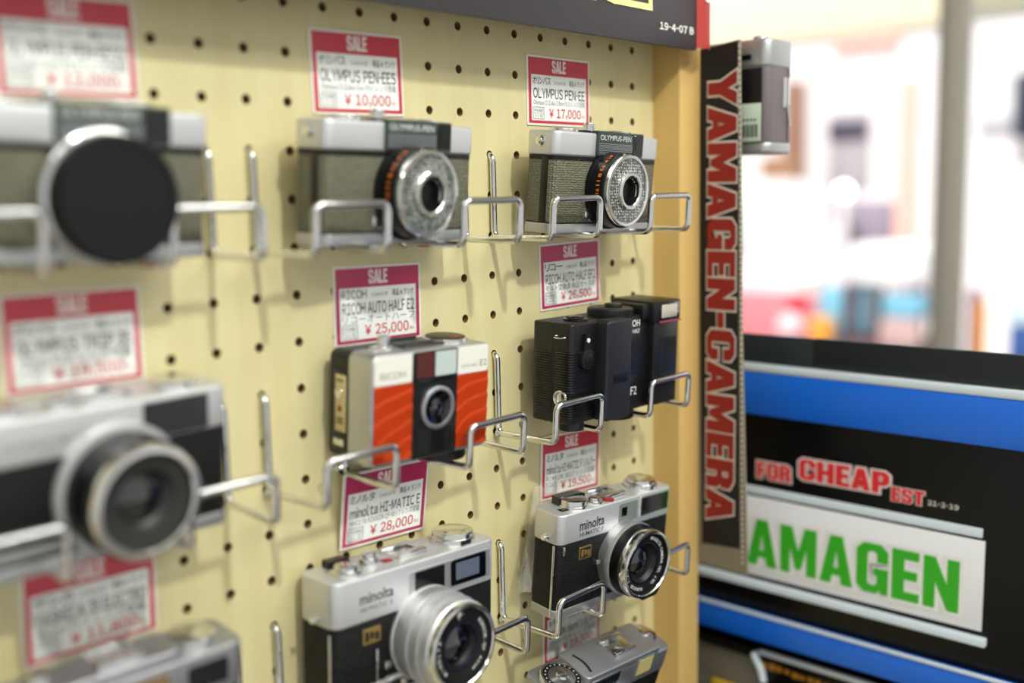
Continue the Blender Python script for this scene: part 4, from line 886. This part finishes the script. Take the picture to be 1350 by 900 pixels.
# ================================================================== the street outside
def sbox(name, x0, x1, y0, y1, z0, z1, m_, parent=None, bev=.02, label=None):
    bm = newbm(); box(bm, x0, x1, y0, y1, z0, z1, bev); return obj(name, bm, m_, parent, label)
SW = mat('street white wall', (244, 242, 246), .7); SP = mat('salmon paint', (236, 190, 178), .6); SC = mat('cream canopy', (238, 228, 200), .7)
bm = newbm(); box(bm, 2.35, 14, -8, 12, -1.6, -1.5); struct(obj('ground', bm, mat('pale paving', (190, 188, 186), .8, var=((180, 178, 176), (2, 2, 2), .3))))
b_ = thing('street_building', 'overexposed white building with a salmon column across the street', 'building', (7, 2.5, -1.5)); b_.location = (0, 0, 0)
sbox('wall', 7.05, 7.6, -3, 8, -1.5, 4.5, SW, b_)
sbox('canopy', 7.0, 7.05, 2.3, 4.6, .95, 1.4, SC, b_, label='cream canopy'); sbox('canopy', 7.0, 7.05, .9, 2.2, .98, 1.4, mat('grey green canopy', (176, 176, 150), .7), b_)
sbox('canopy_edge', 7.0, 7.05, 2.6, 3.08, .84, .93, SP, b_)
sbox('column', 6.93, 7.05, 2.46, 2.58, -1.5, .61, SP, b_, label='salmon column')
sbox('column', 6.9, 7.05, 3.29, 3.42, -1.5, .66, mat('brown timber', (150, 110, 90), .7), b_, label='brown timber column')
f = sbox('window', 7.0, 7.06, 2.80, 3.10, -.10, .42, mat('grey shutter', (176, 172, 178), .6), b_); sbox('shutter_box', 6.97, 7.01, 2.80, 3.10, .23, .36, mat('dark mauve', (74, 66, 86), .5), f)
f = sbox('window', 7.0, 7.06, 2.62, 3.12, -.60, -.20, mat('mauve glass', (150, 142, 158), .4), b_); sbox('curtain', 6.98, 7.01, 2.92, 3.10, -.50, -.27, mat('dusky mauve', (128, 104, 134), .6), f)
sbox('window', 7.0, 7.06, 1.80, 2.07, .24, .37, mat('pale grey glass', (206, 206, 212), .4), b_)
sbox('sign_board', 6.9, 7.05, 1.60, 1.82, .18, .58, mat('navy sign', (40, 46, 66), .5), b_)
M_lamp = mat('lit street lamp', (255, 252, 244), .5, emit=5.0)
t = thing('street_lamp', 'round white lamp glowing before the mauve window across the street', 'lamp', (6.75, 2.85, -1.5))
bm = newbm(); lathe(bm, [(.001, 1.32)]+[(.05*math.sin(PI*i/10), 1.37-.05*math.cos(PI*i/10)) for i in range(1, 10)]+[(.001, 1.42)], (0, 0, 0), 'z', 20, cap1=False); obj('globe', bm, M_lamp, t)
bm = newbm(); tube(bm, [(0, 0, 0), (0, 0, 1.32)], .03, 10); obj('pole', bm, SW, t)
# parked van
t = thing('parked_van', 'blurred white van with a rounded roof at the left of the street', 'van', (6, 3.05, -1.5))
bm = newbm(); prof = [(-.42, .18), (-.44, .55), (-.40, .82), (-.22, 1.40), (-.06, 1.46), (1.6, 1.46), (1.66, 1.3), (1.66, .18)]
a = [bm.verts.new((-.05, y, z)) for y, z in prof]; c_ = [bm.verts.new((.5, y, z)) for y, z in prof]; n = len(prof)
bm.faces.new(a); bm.faces.new(c_[::-1])
for i in range(n): bm.faces.new((a[i], c_[i], c_[(i+1) % n], a[(i+1) % n]))
bmesh.ops.bevel(bm, geom=bm.edges[:], offset=.06, segments=3, affect='EDGES')
obj('body', bm, mat('van white', (236, 230, 234), .35), t)
sbox('lower_panel', -.08, 0, -.40, 1.6, .42, .74, mat('pink panel', (226, 128, 138), .5), t, label='pink lower panel')
sbox('side_window', -.07, 0, .05, .7, .95, 1.3, mat('pale window', (200, 204, 212), .2), t)
for yy in (.05, 1.3):
    bm = newbm(); lathe(bm, [(.2, 0), (.2, .14), (.12, .16)], (-.10, yy, .2), '-x', 28, cap0=True); obj('wheel', bm, M_black, t)
bm = newbm(); lathe(bm, [(.085, 0), (.085, .05), (.04, .07)], (0, -.36, .92), '-y', 20); 
for v_ in bm.verts: v_.co = Vector((-.06+(v_.co.y+.36), -.36+(v_.co.x), v_.co.z))
obj('headlight', bm, mat('lit headlight', (255, 236, 190), .5, emit=4.0), t, 'glowing headlight')
sbox('brown_sign', 6.6, 6.7, 3.15, 3.42, -1.5, .12, mat('brown sign board', (150, 112, 84), .6)); tag(bpy.data.objects['brown_sign'], 'tall brown board behind the white van', 'sign board')
def sthing(name, label, cat, *a, **k): return tag(sbox(name, *a, **k), label, cat)
# sales stall with goods
t = thing('street_stall', 'white covered stall table standing in the street', 'stall', (5, 1.8, -1.5))
bm = newbm(); slab(bm, .46, .6, .90, 1.10, .06, y0=-.3, bev=.03)
for v_ in bm.verts: v_.co = Vector((v_.co.y+.2, v_.co.x, v_.co.z))
obj('cover', bm, mat('stall cloth', (244, 244, 246), .7), t)
for xx in (0, .4):
    for yy in (-.19, .19): obj('leg', box(newbm(), xx-.02, xx+.02, yy-.02, yy+.02, 0, .9), mat('maroon leg', (110, 60, 62), .6), t)
obj('shelf', box(newbm(), -.02, .42, -.21, .42, .56, .60, .005), mat('maroon leg', (110, 60, 62), .6), t)
M_sky = mat('pale blue crate', (120, 186, 214), .5)
sthing('blue_crate', 'pale blue crate on the stall shelf, left of two', 'crate', 4.98, 5.30, 1.97, 2.15, -.898, -.63, M_sky)
sthing('blue_crate', 'pale blue crate right of the stall, on the striped stack', 'crate', 4.92, 5.2, 1.585, 1.775, -.755, -.635, M_sky)
sthing('striped_stack', 'stack of pinkish cartons under the right blue crate', 'cartons', 4.90, 4.97, 1.58, 1.78, -.90, -.757, mat('pinkish cartons', (214, 180, 178), .6, bump=('Z', (0, 0, 18), .6, .02)))
sthing('display_plinth', 'grey plinth carrying goods in the street', 'plinth', 4.60, 4.96, 1.2, 2.5, -1.5, -.915, mat('grey plinth', (150, 146, 150), .7))
sthing('orange_box', 'orange box on the street plinth', 'box', 4.85, 4.95, 2.02, 2.14, -.915, -.77, mat('orange carton', (236, 160, 60), .6))
sthing('red_box', 'small red box on top of the pale cushion stack', 'box', 4.86, 4.95, 2.17, 2.27, -.745, -.66, mat('red carton', (206, 40, 70), .6))
bm = newbm(); lathe(bm, [(.001, 0)]+[(.075*math.sin(PI*i/10), .075-.075*math.cos(PI*i/10)) for i in range(1, 10)]+[(.001, .15)], (4.88, 2.25, -.905), 'z', 20, cap1=False); tag(obj('white_ball', bm, mat('pinkish ball', (236, 206, 214), .5)), 'pinkish white ball beside the orange box', 'ball')
t = thing('maroon_post', 'thin maroon post with an orange edge right of the window upright', 'post', (5, 1.35, -1.5))
obj('post', box(newbm(), 0, .05, -.02, .03, 0, .90, .004), mat('maroon leg', (110, 60, 62), .6), t); obj('orange_edge', box(newbm(), -.01, .04, -.05, -.022, 0, .84, .004), mat('orange carton', (236, 160, 60), .6), t)
t = thing('cool_box', 'white and blue cool box at the right edge of the street', 'box', (5, 1.1, -1.5))
obj('base', box(newbm(), 0, .3, -.35, .10, 0, .55, .02), SW, t); obj('blue_body', box(newbm(), -.005, .29, -.34, .09, .55, .74, .02), mat('deep blue', (40, 80, 150), .5), t); obj('lid', box(newbm(), -.01, .30, -.35, .10, .74, .86, .02), mat('pale aqua', (200, 222, 232), .5), t)
